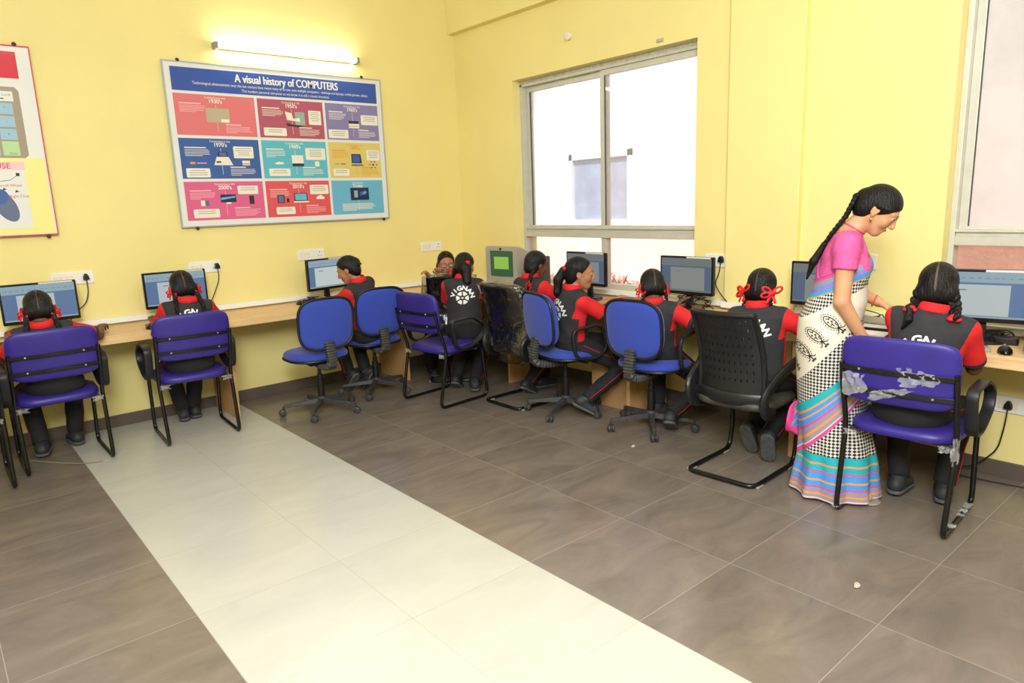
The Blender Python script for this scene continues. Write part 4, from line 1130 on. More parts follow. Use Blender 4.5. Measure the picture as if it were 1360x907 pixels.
# cable tangles under the monitors
def tangle(x, y, face, sd, n, w, lab, tall=.05):
    r = random.Random(sd); mb = MB()
    for k in range(n):
        p = [(r.uniform(-w, w), r.uniform(-.06, .06), .006 + r.uniform(0, tall)) for _ in range(5)]
        p[0] = (p[0][0], p[0][1], .004); p[-1] = (p[-1][0], p[-1][1], .004)
        mb.tube(fillet(p, .06, 5), r.choice((.0022, .003, .0035)), 6)
    o = mb.build('cable_tangle', M_rub, smooth=60); o.location = (x, y, DT + .002); o.rotation_euler = (0, 0, -math.radians(face))
    tag(o, lab, 'cables')
tangle(-.16, -2.85, 90, 1, 9, .16, 'tangled black cables under the monitor beside the first window', .10)
tangle(-.15, -4.60, 80, 2, 8, .16, 'tangled cables under the rightmost monitor', .06)
tangle(-1.66, -.13, 0, 3, 7, .20, 'black cables behind the white paged screen on the back desk', .05)
tangle(-.14, -1.62, 90, 4, 7, .15, 'black cables on the desk behind the single braid girl', .06)
tangle(-.15, -3.30, 90, 5, 5, .16, 'grey black cables on the desk left of the ribboned girl in the slotted chair', .03)
tangle(-.12, -4.05, 90, 6, 4, .13, 'thin black cables behind the woman in the sari', .10)
tangle(-3.95, -.16, 0, 7, 4, .12, 'cables at the far left end of the back desk', .03)
# cables hanging under the desk, and loose stuff on the floor
mb = MB(); r = random.Random(9)
for k in range(6):
    y = -2.93 - k * .035; mb.tube(fillet([(-.02, y, .62), (-.03 - r.uniform(0, .05), y + r.uniform(-.08, .08), .48), (-.03, y + r.uniform(-.06, .06), .38), (-.04, y + .03, .55), (-.02, y + r.uniform(-.05, .05), .68)], .06, 5), .004, 6)
tag(mb.build('hanging_cable', M_rub, smooth=60), 'loops of black cable hanging under the desk below the first window', 'cables')
M_litter = mat('plaster_crumb', S(190, 180, 165), .9)
for i, (x, y, s, lab) in enumerate(((-1.62, -4.06 + -.6, .02, 'white crumb on the dark tiles in front of the purple chair'), (-1.0, -3.02, .018, 'white scrap on the dark floor under the blue chair'))):
    f = Field(); f.add(ell((0, 0, s * .3), (s, s * .6, s * .35)), 0).add(ell((s * .6, s * .4, s * .3), (s * .6, s * .5, s * .3)), .004)
    o = sdf_mesh('floor_scrap', f, .004, M_litter); o.location = (x, y, 0); tag(o, lab, 'scrap')
M_strap = mat('packing_string', S(150, 140, 120), .8)
mb = MB(); mb.bar(fillet([(-3.86, -.42, .006), (-3.72, -.62, .004), (-3.62, -.74, .006), (-3.52, -.78, .004)], .06, 5), .012, .003)
tag(mb.build('packing_strip', M_strap, smooth=60), 'torn strip of packing film on the floor behind the left seated girl', 'scrap')
# ================================================================== people
M_skin = [mat('skin_brown', S(134, 88, 64), .5, var=.06, vscale=14, spec=.35), mat('skin_warm', S(172, 118, 88), .5, var=.06, vscale=14, spec=.35), mat('skin_dark', S(104, 66, 48), .5, var=.06, vscale=14, spec=.35)]
M_skin_t = mat('skin_light_brown', S(200, 148, 112), .48, var=.05, vscale=14, spec=.35)
M_lip = mat('lips', S(146, 78, 70), .45)
M_hair = mat('black_hair', S(13, 11, 11), .42, bump=.7, bscale=9, stretch=(16, 16, 2.2), spec=.32)
M_part = mat('hair_parting', S(88, 62, 46), .6)
M_vest = mat('charcoal_cloth', S(45, 44, 47), .85, var=.08, vscale=30, bump=.12, bscale=9)
M_red = mat('red_cloth', S(206, 30, 35), .8, var=.06, vscale=12, bump=.15, bscale=9)
M_cuff = mat('dark_cuff', S(46, 40, 42), .85)
M_trous = mat('black_trousers', S(29, 28, 32), .85, var=.1, vscale=14, bump=.15, bscale=9)
M_pipe = mat('red_piping', S(170, 28, 34), .8)
M_ribbon = mat('red_ribbon', S(204, 26, 34), .6, bump=.2, bscale=30)
M_print = mat('white_print', S(238, 238, 238), .7)
M_shoe = mat('dusty_black_shoe', S(44, 46, 50), .6, var=.3, vscale=18)
M_sole = mat('grey_sole', S(84, 86, 90), .8, var=.2, vscale=30, bump=.5, bscale=60)
M_sock = mat('dark_sock', S(40, 42, 52), .9)
M_eye = mat('eye_white', S(232, 228, 222), .2); M_iris = mat('iris', S(34, 22, 18), .15)
M_gl = mat('spectacle_frame', S(30, 30, 34), .3); M_lens = mat('spectacle_lens', (.9, .93, 1.), .03, trans=.0, alpha=.22, spec=1.)
M_gold = mat('gold', S(190, 150, 70), .3, metal=.9)

def nrm(v): v = np.asarray(v, float); return v / (np.linalg.norm(v) + 1e-12)
def rotz(a): c, s = math.cos(a), math.sin(a); return np.array([[c, -s, 0], [s, c, 0], [0, 0, 1.]])
def rotx(a): c, s = math.cos(a), math.sin(a); return np.array([[1, 0, 0], [0, c, -s], [0, s, c.__float__()]])
def roty(a): c, s = math.cos(a), math.sin(a); return np.array([[c, 0, s], [0, 1, 0], [-s, 0, c]])

def ik(S0, T, a, b, pole):
    """elbow / knee of a two-bone limb; the target is pulled in when out of reach"""
    S0, T = np.array(S0, float), np.array(T, float); d = T - S0; L = np.linalg.norm(d); u = d / L
    if L > (a + b) * .995: T = S0 + u * (a + b) * .995; L = (a + b) * .995
    x = (a * a - b * b + L * L) / (2 * L); h = math.sqrt(max(a * a - x * x, 0))
    p = np.array(pole, float); p = p - u * (p @ u); p = nrm(p)
    return S0 + u * x + p * h, T

def head_field():
    """skin of a head, face towards +Y; chin at z = -.113, crown at .11"""
    f = Field()
    f.add(ell((0, -.013, .028), (.073, .092, .082)), 0)
    f.add(ell((0, .032, -.028), (.057, .054, .074)), .03)
    f.add(ell((0, .060, -.090), (.025, .021, .019)), .03)
    for s in (-1, 1):
        f.add(rc((s * .050, -.002, -.046), (s * .020, .052, -.092), .017, .014), .02)
        f.add(ell((s * .035, .056, -.028), (.023, .021, .023)), .02)
        f.add(rc((s * .012, .082, .024), (s * .044, .065, .022), .009, .007), .012)
    for s in (-1, 1): f.sub(ell((s * .031, .092, .004), (.017, .013, .011)), .010)
    f.add(rc((0, .084, .014), (0, .104, -.024), .0065, .009), .012)
    f.add(rc((0, .102, -.029), (0, .103, -.030), .0095, .0095), .006)
    for s in (-1, 1):
        f.add(rc((s * .011, .093, -.033), (s * .011, .094, -.033), .0072, .0072), .006)
        f.add(rc((s * .031, .0735, .004), (s * .031, .0736, .004), .0138, .0138), .004)
    f.add(rc((-.019, .080, -.058), (0, .0885, -.0565), .0045, .0062), .004).add(rc((.019, .080, -.058), (0, .0885, -.0565), .0045, .0062), .004)
    f.add(rc((-.014, .081, -.068), (.014, .081, -.068), .0062, .0062), .006)
    f.sub(rc((-.020, .092, -.0625), (.020, .092, -.0625), .0032, .0032), .003)
    for s in (-1, 1):
        f.sub(ell((s * .031, .0895, .004), (.0125, .010, .0055)), .002)
        f.add(ell((s * .074, -.010, -.006), (.009, .019, .030)), .006)
        f.add(ell((s * .072, -.004, -.034), (.006, .008, .008)), .006)
        f.sub(ell((s * .085, -.006, -.004), (.007, .010, .017)), .004)
    return f
HEAD = head_field()

def hand_parts(field, W, fwd, nml, side, s, curl=.5, spread=1., k=.006, thumb_in=.5):
    """palm, four fingers, thumb. fwd: towards the fingers, nml: back of the hand, side: +1 when the thumb lies on the lateral side"""
    fwd = nrm(fwd); nml = nrm(np.asarray(nml) - fwd * (np.asarray(nml) @ fwd)); lat = np.cross(fwd, nml) * side
    R = np.stack([lat, fwd, nml], 1); W = np.asarray(W, float)
    pt = lambda x, y, z: W + (lat * x + fwd * y + nml * z) * s
    field.add(erc(pt(.002, .022, 0), pt(.0, .074, .002), .036 * s, .042 * s, R, (1, 1, 2.6)), .010)
    field.add(rc(pt(.024, .018, -.006), pt(.030, .045, -.008), .013 * s, .010 * s), .010)
    for i, (x, L, c) in enumerate(((.030, .070, 1.), (.010, .080, 1.05), (-.010, .074, 1.1), (-.029, .058, 1.2))):
        p = pt(x, .088 - abs(x - .006) * .18, .002); a = 0; dx = (x * 2.6) * spread
        r = (.0092, .0086, .0078, .0066)
        for j, fr in enumerate((.46, .30, .24)):
            a += curl * c * (.55, .75, .55)[j]
            q = p + (fwd * math.cos(a) + lat * dx * math.cos(a) - nml * math.sin(a)) * (L * fr * s)
            field.add(rc(p, q, r[j] * s, r[j + 1] * s), .005 if j == 0 else .002); p = q
    p = pt(.030, .036, -.006); d = nrm(lat * (.9 - .5 * thumb_in) + fwd * .8 - nml * .35)
    q = p + d * .034 * s; field.add(rc(p, q, .011 * s, .0095 * s), .006)
    d2 = nrm(lat * (.35 - .4 * thumb_in) + fwd * 1. - nml * .3); field.add(rc(q, q + d2 * .028 * s, .0092 * s, .0075 * s), .002)

def braid_field(pts, r, taper=.55):
    f = Field(); P = [np.array(p, float) for p in pts]
    seg = [np.linalg.norm(P[i + 1] - P[i]) for i in range(len(P) - 1)]; tot = sum(seg); step = r * .95; n = max(3, int(tot / step))
    def at(d):
        for i, L in enumerate(seg):
            if d <= L or i == len(seg) - 1: return P[i] + (P[i + 1] - P[i]) * min(1, d / L), nrm(P[i + 1] - P[i])
            d -= L
    for i in range(n + 1):
        c, t = at(tot * i / n); rr = r * (1 - (1 - taper) * i / n)
        side = np.cross(t, (0, 1, .15)); side = nrm(side if np.linalg.norm(side) > .1 else np.cross(t, (1, 0, 0))); fwd = np.cross(side, t)
        for sg in (-1, 1):
            ax = nrm(t * .8 - side * sg * .62); s2 = nrm(np.cross(ax, fwd)); R = np.stack([s2, fwd, ax], 1)
            f.add(ell(c + side * sg * rr * .40 + t * (step * .25 * sg), (rr * .52, rr * .66, rr * .86), R), .0015)
    return f

def bow_field(c, R, s, big=False):
    """ribbon bow: hollow loops, knot and tails; columns of R: across, outwards, up"""
    f = Field(); R = np.asarray(R, float); c = np.asarray(c, float)
    def loop(ang, L, wd):
        ca, sa = math.cos(ang), math.sin(ang); ax = R[:, 0] * ca + R[:, 2] * sa; up = -R[:, 0] * sa + R[:, 2] * ca
        Q = np.stack([ax, R[:, 1], up], 1); o = c + ax * L * .52
        e = ell((0, 0, 0), (L * .52, L * .17, L * .30)); ho = ell((.06 * L, 0, 0), (L * .27, L * .6, L * .115))
        def g(P):
            q = ((P - o.astype(F32)) @ Q.astype(F32)); return np.maximum(e(q), -ho(q))
        # the loop is a band: hollow seen along the outward axis
        g.bs = (o, L * .62); return g
    angs = (.35, 2.75, -.5, 3.7, 1.5) if not big else (.45, 2.5, -.35)
    for a in angs: f.add(loop(a, s * (1. if not big else 1.15), s * .19), .001)
    f.add(ell(c, (s * .22, s * .2, s * .22)), .004)
    for a, L in ((-1.15, 1.0), (-1.95, .9)):
        d = R[:, 0] * math.cos(a) + R[:, 2] * math.sin(a); sd = -R[:, 0] * math.sin(a) + R[:, 2] * math.cos(a)
        f.add(erc(c, c + d * s * L + R[:, 1] * .004, s * .12, s * .17, np.stack([sd, R[:, 1], d], 1), (1, 4, 1)), .002)
    return f

def emblem(scale=1.):
    """school name over a spoked wheel, as flat shapes; origin at the wheel centre"""
    sh = []; R0, R1 = .016, .052
    n = 6
    for k in range(n):
        a0 = 2 * PI * k / n + .10 + PI / 6; a1 = 2 * PI * (k + 1) / n - .10 + PI / 6; m = 7
        vs = [(R1 * math.cos(a0 + (a1 - a0) * i / m), R1 * math.sin(a0 + (a1 - a0) * i / m)) for i in range(m + 1)]
        a0 += .16; a1 -= .16
        vs += [(R0 * 1.35 * math.cos(a1 - (a1 - a0) * i / 3), R0 * 1.35 * math.sin(a1 - (a1 - a0) * i / 3)) for i in range(4)]
        sh.append((vs, [tuple(range(len(vs)))], 0))
    hv = []
    for i in range(20):
        t = 2 * PI * i / 20; hv.append((.00060 * 16 * math.sin(t) ** 3, .00060 * (13 * math.cos(t) - 5 * math.cos(2 * t) - 2 * math.cos(3 * t) - math.cos(4 * t))))
    sh.append((hv, [tuple(range(20))], 0))
    for i, ch in enumerate('VIGNAN'):
        a = math.radians((160, 134, 106, 75, 44, 16)[i]); r = .082
        vs, fs = text_geo(ch, .049, .042)
        xs = [x for x, y in vs]; c = (max(xs) + min(xs)) / 2; ys = [y for x, y in vs]; cy = (max(ys) + min(ys)) / 2
        b = a - PI / 2; cb, sb = math.cos(b), math.sin(b)
        sh.append(([(r * math.cos(a) + 1.18 * (x - c) * cb - (y - cy) * sb, r * math.sin(a) + 1.18 * (x - c) * sb + (y - cy) * cb) for x, y in vs], fs, 0))
    return [([(x * scale, y * scale) for x, y in vs], fs, m) for vs, fs, m in sh]

def figure_axes(yaw, pitch=0., roll=0.):
    """columns: right, forward, up. yaw clockwise degrees from +Y, pitch positive = looking down, roll positive = tilts to its right"""
    return rotz(-math.radians(yaw)) @ rotx(-math.radians(pitch)) @ roty(math.radians(roll))

GROUP_P = 'girls in red and charcoal school uniform'
def make_girl(label, hips, face, top, hyaw, hpitch=18, hroll=0, lhand=None, rhand=None, lfoot=None, rfoot=None, lknee=None, rknee=None, style='braids', skin=0,
              elbow=((-.6, -.35, -.7), (.6, -.35, -.7)), bows='flower', sitz=.535, lean_side=0, braid_front=(0, 0), sc=1., hcurl=.3, tip=.55, pz=.162, blen=1., glasses=False, vox=.0048, hand_n=None, toes=(10, -10), parting=True):
    """a seated school girl. All positions are world points; angles in degrees clockwise from +Y"""
    fr = math.radians(face); Fw = np.array([math.sin(fr), math.cos(fr), 0]); Rt = np.array([math.cos(fr), -math.sin(fr), 0])
    org = np.array([hips[0], hips[1], 0.])
    def L(p): q = np.array(p, float) - org; return np.array([q @ Rt, q @ Fw, q[2]])
    pelvis = np.array([0, 0, sitz])
    HR = figure_axes(hyaw - face, hpitch, hroll); hs = .925 * sc           # head scale (unit head is .223 tall)
    T = L(top); Hc = T - HR[:, 2] * .110 * hs
    neck = Hc + HR @ np.array([0, -.030, -.10]) * hs; neck[2] = min(neck[2], T[2] - .174 * sc); nk = neck.copy()
    N = nk + np.array([0, -.012, -.012])
    up = nrm(N - pelvis); right = nrm(np.array([1, 0, 0]) - up * up[0]); fwd = np.cross(up, right); TR = np.stack([right, fwd, up], 1)
    L_t = np.linalg.norm(N - pelvis)
    sh = {s: N + right * s * .128 * sc - up * .052 * sc + fwd * .005 for s in (-1, 1)}
    ua, fa = .225 * sc, .205 * sc
    hands = {}; elb = {}
    for s, h, pl in ((-1, lhand, elbow[0]), (1, rhand, elbow[1])):
        h = L(h) if h is not None else np.array([s * .13, .32, .80])
        e, w = ik(sh[s], h, ua, fa, pl); elb[s] = e; hands[s] = w
    hipj = {s: pelvis + np.array([s * .080, .0, -.010]) for s in (-1, 1)}
    feet = {}; kne = {}
    for s, ft, kn in ((-1, lfoot, lknee), (1, rfoot, rknee)):
        ft = L(ft) if ft is not None else np.array([s * .10, .26, .075])
        k, a = ik(hipj[s], ft, .385 * sc, .365 * sc, L(kn) - hipj[s] if kn is not None else (s * .12, .6, .5)); kne[s] = k; feet[s] = a
    # ---- skin: one continuous surface
    b = Field()
    b.add(local(HEAD, HR, Hc, hs, .16), 0)
    b.add(rc(N + up * -.02, Hc + HR @ np.array([0, -.022, -.06]) * hs, .047 * sc, .043 * sc), .02)
    b.add(erc(pelvis + up * .03, pelvis + up * L_t * .8, .095, .10, TR, (1, 1.35, 1)), .03)
    b.add(rc(sh[-1], sh[1], .036, .036), .04)
    for s in (-1, 1):
        b.add(rc(sh[s], elb[s], .037 * sc, .030 * sc), .02); b.add(rc(elb[s], hands[s], .0305 * sc, .020 * sc), .008)
        f2 = nrm(hands[s] - elb[s]); f2 = nrm(f2 + np.array([0, 0, -.12]))
        hn = (0, 0, 1) if not hand_n or hand_n[s > 0] is None else hand_n[s > 0]
        hand_parts(b, hands[s], f2, hn, -s * 1., .80 * sc, hcurl)
        b.add(rc(hipj[s], kne[s], .060, .044), .03); b.add(rc(kne[s], feet[s], .042, .030), .01)
        ta = math.radians(toes[s > 0]); td = np.array([math.sin(ta), math.cos(ta), 0])
        b.add(rc(feet[s], feet[s] + td * .03 + np.array([0, 0, -.03]), .030, .022), .01)
    lipc = Hc + HR @ np.array([0, .09, -.0625]) * hs
    def reg_b(c):
        q = (c - Hc.astype(F32)) @ HR.astype(F32) / hs
        r_ = ((np.abs(q[:, 0]) < .021) & (np.abs(q[:, 2] + .0625) < .0085 * (1 - (q[:, 0] / .03) ** 2)) & (q[:, 1] > .078)).astype(int)
        for s in (-1, 1): r_[np.sqrt(((c - feet[s].astype(F32)) ** 2).sum(1)) < .13] = 2
        return r_
    body = sdf_mesh('person', b, vox, [M_skin[skin], M_lip, M_sock], region=reg_b)
    body.location = org; body.rotation_euler = (0, 0, -fr)
    tag(body, label, 'person', GROUP_P)
    # eyes and brows
    for s in (-1, 1):
        e = Field().add(rc(Hc + HR @ np.array([s * .031, .0735, .004]) * hs, Hc + HR @ np.array([s * .031, .0736, .004]) * hs, .0128 * hs, .0128 * hs), 0)
        ic = (Hc + HR @ np.array([s * .031, .0863, .004]) * hs).astype(F32)
        sdf_mesh('eye', e, .0022, [M_eye, M_iris], body, lambda c, ic=ic: (np.sqrt(((c - ic) ** 2).sum(1)) < .0098 * hs).astype(int))
    # ---- hair
    f = Field()
    hp = lambda x, y, z: Hc + HR @ np.array([x, y, z]) * hs
    cut = halfspace(hp(0, .062, .070), HR @ np.array([0, .80, -.60]))
    cap = Field().add(ell((0, -.015, .030), (.0825, .100, .0895)), 0).add(ell((0, -.048, -.030), (.068, .060, .064)), .03)
    lc = local(cap, HR, Hc, hs, .15)
    g2 = halfspace(hp(0, 0, -.094), -HR[:, 2])
    f.add(inter(lc, cut, g2), 0)
    for s in (-1, 1): f.add(rc(hp(s * .016, .089, .0265), hp(s * .044, .073, .026), .0036 * hs, .0024 * hs), 0)
    if style == 'braids':
        for s in (-1, 1): f.add(ell(hp(s * .056, -.048, -.040), (.034, .036, .042)), .03)
    elif style == 'ponytail':
        f.add(ell(hp(0, -.105, .010), (.028, .026, .030)), .012)
        for i, (p, q, r0, r1) in enumerate((((0, -.120, .008), (0, -.150, -.06), .030, .034), ((0, -.150, -.06), (.01, -.150, -.15), .034, .026), ((.01, -.150, -.15), (.012, -.130, -.215), .026, .008))): f.add(rc(hp(*p), hp(*q), r0, r1), .012)
    elif style == 'single':
        f.add(ell(hp(.035, -.070, -.040), (.042, .036, .042)), .03)
    elif style == 'short':
        f.add(ell(hp(0, -.088, .020), (.045, .035, .045)), .015); f.add(rc(hp(.02, -.10, .03), hp(.05, -.115, -.005), .016, .006), .006); f.add(rc(hp(-.02, -.10, .04), hp(-.02, -.12, -.01), .014, .006), .006)
    elif style == 'loose':
        f.add(ell(hp(.03, -.085, -.02), (.055, .05, .06)), .03)
        f.add(rc(hp(.050, -.09, -.03), hp(.070, -.095, -.15), .044, .034), .02); f.add(rc(hp(-.05, -.07, -.04), hp(-.085, -.05, -.12), .032, .022), .02)
        f.add(rc(hp(.070, -.095, -.15), hp(.065, -.09, -.20), .034, .014), .01)
    def reg_h(c):
        q = (c - Hc.astype(F32)) @ HR.astype(F32) / hs
        return ((np.abs(q[:, 0] - .0) < .0030) & (q[:, 1] < .075) & (q[:, 2] > -.030)).astype(int) if parting else np.zeros(len(c), int)
    hair = sdf_mesh('hair', f, .0042, [M_hair, M_part], body, reg_h)
    # braids and bows
    if style == 'braids':
        for s in (-1, 1):
            st = hp(s * .068, -.062, -.052); dr = braid_front[s > 0]
            if dr: pts = [st, st + (0, .02, -.05), N + right * s * .075 + fwd * .085 - up * .05, N + right * s * .075 + fwd * .10 - up * .15]
            else: pts = [st, hp(s * .078, -.060, -.10), N + right * s * .085 - fwd * .083 - up * .02, N + right * s * .080 - fwd * .105 - up * .12]
            if blen < 1: pts = [st, hp(s * .078, -.060, -.085), hp(s * .080, -.062, -.085 - .10 * blen)]
            if bows == 'ends':
                e = N + right * s * .088 - fwd * .072 + up * (-.005 if s > 0 else .004); pts = [st, hp(s * .080, -.055, -.095), e]
                f2 = braid_field(pts, .029, .82)
                if s < 0: f2.add(rc(e, e - up * .055 - fwd * .028 + right * .01, .017, .018), .004).add(rc(e - up * .055 - fwd * .028 + right * .01, e - up * .10 - fwd * .03 - right * .006, .018, .006), .004)
                sdf_mesh('braid', f2, .0034, M_hair, hair)
            else: sdf_mesh('braid', braid_field(pts, .0190), .0032, M_hair, hair)
            if bows == 'flower':
                bc = hp(s * .092, -.050, -.045); out = nrm(HR @ np.array([s * .75, -.65, 0])); acr = nrm(np.cross(out, HR[:, 2])); Rb = np.stack([acr, out, HR[:, 2]], 1)
                sdf_mesh('hair_bow', bow_field(bc, Rb, .044), .0028, M_ribbon, hair)
            elif bows == 'big':
                bc = hp(s * .086, -.070, -.035); out = nrm(HR @ np.array([s * .55, -.83, 0])); acr = nrm(np.cross(out, HR[:, 2])); Rb = np.stack([acr, out, HR[:, 2]], 1)
                sdf_mesh('hair_bow', bow_field(bc, Rb, .056, True), .0028, M_ribbon, hair)
            elif bows == 'ends':
                q = Field().add(ell(e, (.022, .020, .013)), 0).add(ell(e + np.array([.012, 0, -.012]), (.018, .016, .012)), .003).add(ell(e + np.array([-.012, -.006, -.010]), (.016, .016, .012)), .003)
                sdf_mesh('hair_band', q, .003, M_ribbon, hair)
    elif style == 'single':
        pts = [hp(.052, -.060, .0), hp(.072, -.072, -.06), N + right * .080 - fwd * .066 + up * .02, N + right * .088 - fwd * .090 - up * .05, N + right * .085 - fwd * .100 - up * .10]
        sdf_mesh('braid', braid_field(pts, .025), .0036, M_hair, hair)
        sdf_mesh('hair_bow', bow_field(pts[-2], TR @ np.diag([1, -1, 1]), .038), .0028, M_ribbon, hair)
        MB().tube([hp(.070, -.035, .052), hp(.078, -.020, .030)], .003, 6).build('hair_clip', M_white, hair)
    elif style in ('ponytail', 'loose'):
        c0 = hp(0, -.113, .010) if style == 'ponytail' else hp(.055, -.102, .005)
        q = Field().add(ell(c0, (.030, .016, .030), HR), 0).add(ell(c0 + HR[:, 2] * .016 + HR[:, 0] * .02, (.018, .014, .014)), .004)
        sdf_mesh('hair_band', q, .003, M_ribbon, hair)
        if style == 'loose': sdf_mesh('hair_bow', bow_field(hp(-.088, -.055, -.055), np.stack([HR[:, 0], -HR[:, 1], HR[:, 2]], 1), .04), .0028, M_ribbon, hair)
    # ---- shirt
    f = Field()
    f.add(erc(pelvis + up * .04, N - up * .13, .140 * sc, .142 * sc, TR, (1, 1.38, 1)), 0)
    f.add(ell(N - up * .14 - fwd * .015, (.120 * sc, .085 * sc, .13 * sc), TR), .05)
    f.add(rc(sh[-1] - up * .002, sh[1] - up * .002, .047 * sc, .047 * sc), .05)
    f.add(rc(N - up * .050, N - up * .018, .074 * sc, .050 * sc), .03)
    slv = {}
    for s in (-1, 1):
        d = nrm(elb[s] - sh[s]); e = sh[s] + d * ua * .80; slv[s] = (sh[s], d, ua * .80)
        f.add(inter(rc(sh[s] - up * .004, sh[s] + d * (ua * .80 + .05), .050 * sc, .055 * sc), halfspace(e, d)), .022)
    f.sub(halfspace_big(N + up * .018, up), 0) if False else None
    f.cut(halfspace(pelvis - up * .055 + fwd * 0, np.array([0, .25, -1.])))
    up32, r32, f32, N32, pel32 = [v.astype(F32) for v in (up, right, fwd, N, pelvis)]
    seed = (hash(label) % 97) * .37 if False else (len(label) * 1.7)
    def wr(P, d):
        q = P - pel32; x, y, z = q @ r32, q @ f32, q @ up32
        lo = np.clip(1 - z / (.75 * L_t), 0, 1)
        return d + .0035 * lo * np.sin(46 * z + 16 * x + 9 * y + seed + 2 * np.sin(13 * x + seed)) + .0022 * np.sin(34 * (x + z) + 21 * y + seed) * np.sin(19 * z - 15 * x)
    f.post = wr
    def reg_s(c):
        q = c - N32; x, y, z = q @ r32, q @ f32, q @ up32
        side = np.abs(x) / sc
        out = np.zeros(len(c), int)
        out[(side > .150 + .22 * np.clip(z + .06, -.12, .05)) & (z > -.17 * sc)] = 1
        out[(side > .112) & (np.abs(y - .01) < .026) & (z < -.10)] = 1
        for s in (-1, 1):
            p0, d, Ls = slv[s]; w = c - p0.astype(F32); t = w @ d.astype(F32); rad = np.sqrt(np.maximum((w * w).sum(1) - t * t, 0))
            arm = (rad < .072) & (t > .058); out[arm] = 1
            out[(rad < .075) & (t > Ls - .022)] = 2
        return out
    shirt = sdf_mesh('shirt', f, .0042, [M_vest, M_red, M_cuff], body, reg_s)
    # collar
    cb = N + up * .006; ca = N + up * .040 + fwd * .008
    c = Field().add(rc(cb, ca, .070 * sc, .057 * sc), 0).sub(rc(cb - up * .02, ca + up * .03, .062 * sc, .051 * sc), 0)
    c.cut(halfspace(ca, up)).cut(halfspace(cb - up * .008, -up))
    sdf_mesh('collar', c, .0032, M_red, shirt)
    bv = bvh_of(shirt)
    try: decal('back_print', emblem(.98 * sc), M_print, shirt, bv, N - up * pz * sc - fwd * .09, right, up, fwd, .002)
    except Exception as ex: print('decal', ex)
    # ---- trousers
    f = Field()
    f.add(erc(pelvis - fwd * .015 - up * .012, pelvis + up * .04, .125, .118, TR, (1, 1.25, 1)), 0)
    for s in (-1, 1):
        f.add(rc(hipj[s], kne[s], .080, .060), .03)
        d = nrm(feet[s] - kne[s]); e = feet[s] - d * .005
        f.add(inter(rc(kne[s], feet[s] + d * .06, .058, .048), halfspace(e, d)), .02)
    hip32 = pel32
    f.post = lambda P, d: d + .003 * np.sin(38 * P[:, 2] + 25 * P[:, 1] + 14 * P[:, 0] + seed) * np.sin(22 * P[:, 1] - 17 * P[:, 2] + seed)
    tr = sdf_mesh('trousers', f, .005, M_trous, body); tb = bvh_of(tr)
    for s in (-1, 1):
        for p0, p1 in ((hipj[s], kne[s]), (kne[s], feet[s])):
            d = nrm(p1 - p0); o = np.array([s, 0, .15]); o = nrm(o - d * (o @ d)); pp = []
            for k in range(2, 25):
                q = p0 + (p1 - p0) * k / 24; h = tb.ray_cast(Vector(q + o * .2), Vector(-o), .2)
                if h[0] is not None and (h[0] - Vector(q)).length < .10: pp.append(h[0] + h[1] * 0.0)
            if len(pp) > 3: MB().tube(pp, .0032, 6).build('piping', M_pipe, tr, smooth=60)
    for s in (-1, 1):
        ta = math.radians(toes[s > 0]); td = np.array([math.sin(ta), math.cos(ta), 0]); a = feet[s]
        tp = 0. if a[2] < .10 else -tip                       # a raised heel rests on the toes
        td = nrm(td + np.array([0, 0, tp])); un = nrm(np.array([0, 0, 1]) - td * td[2]); si = np.cross(td, un)
        R = np.stack([si, td, un], 1); base = a - un * .072
        f = Field().add(erc(base - td * .035 + un * .034, base + td * .095 + un * .026, .036, .040, R, (1, 1, 1.15)), 0)
        f.add(rc(base - td * .028 + un * .05, a + un * .005, .036, .038), .02)
        f.cut(halfspace(base + un * .010, -un)).cut(halfspace(a + un * .02, un))
        sho = sdf_mesh('shoe', f, .0048, M_shoe, body)
        f = Field().add(erc(base - td * .036 + un * .01, base + td * .098 + un * .01, .039, .043, R, (1, 1, 1)), 0).cut(halfspace(base + un * .016, un)).cut(halfspace(base - un * .002, -un))
        sdf_mesh('sole', f, .0048, M_sole, sho)
    if glasses:
        g = empty('glasses', (0, 0, 0)); g.parent = body; mb = MB()
        for s in (-1, 1):
            ring = [Vector(hp(s * .032 + .023 * x, .098 - .35 * abs(.023 * x) * (1 if s * x > 0 else .2), .002 + .017 * z)) for x, z in superell(2, 2, 2.6, 28)]
            mb.tube(ring, .0018, 6, closed=True)
            mb.tube([Vector(hp(s * .055, .088, .006)), Vector(hp(s * .078, .05, .006)), Vector(hp(s * .079, -.01, .0))], .0015, 6)
            l = MB(); l.add([Vector(hp(s * .032 + .022 * x, .0975 - .35 * abs(.022 * x) * (1 if s * x > 0 else .2), .002 + .016 * z)) for x, z in superell(2, 2, 2.6, 28)], [tuple(range(28))]); l.build('lens', M_lens, g)
        mb.tube([Vector(hp(-.010, .099, .004)), Vector(hp(.010, .099, .004))], .0015, 6)
        mb.build('spectacle_frame', M_gl, g)
    return body

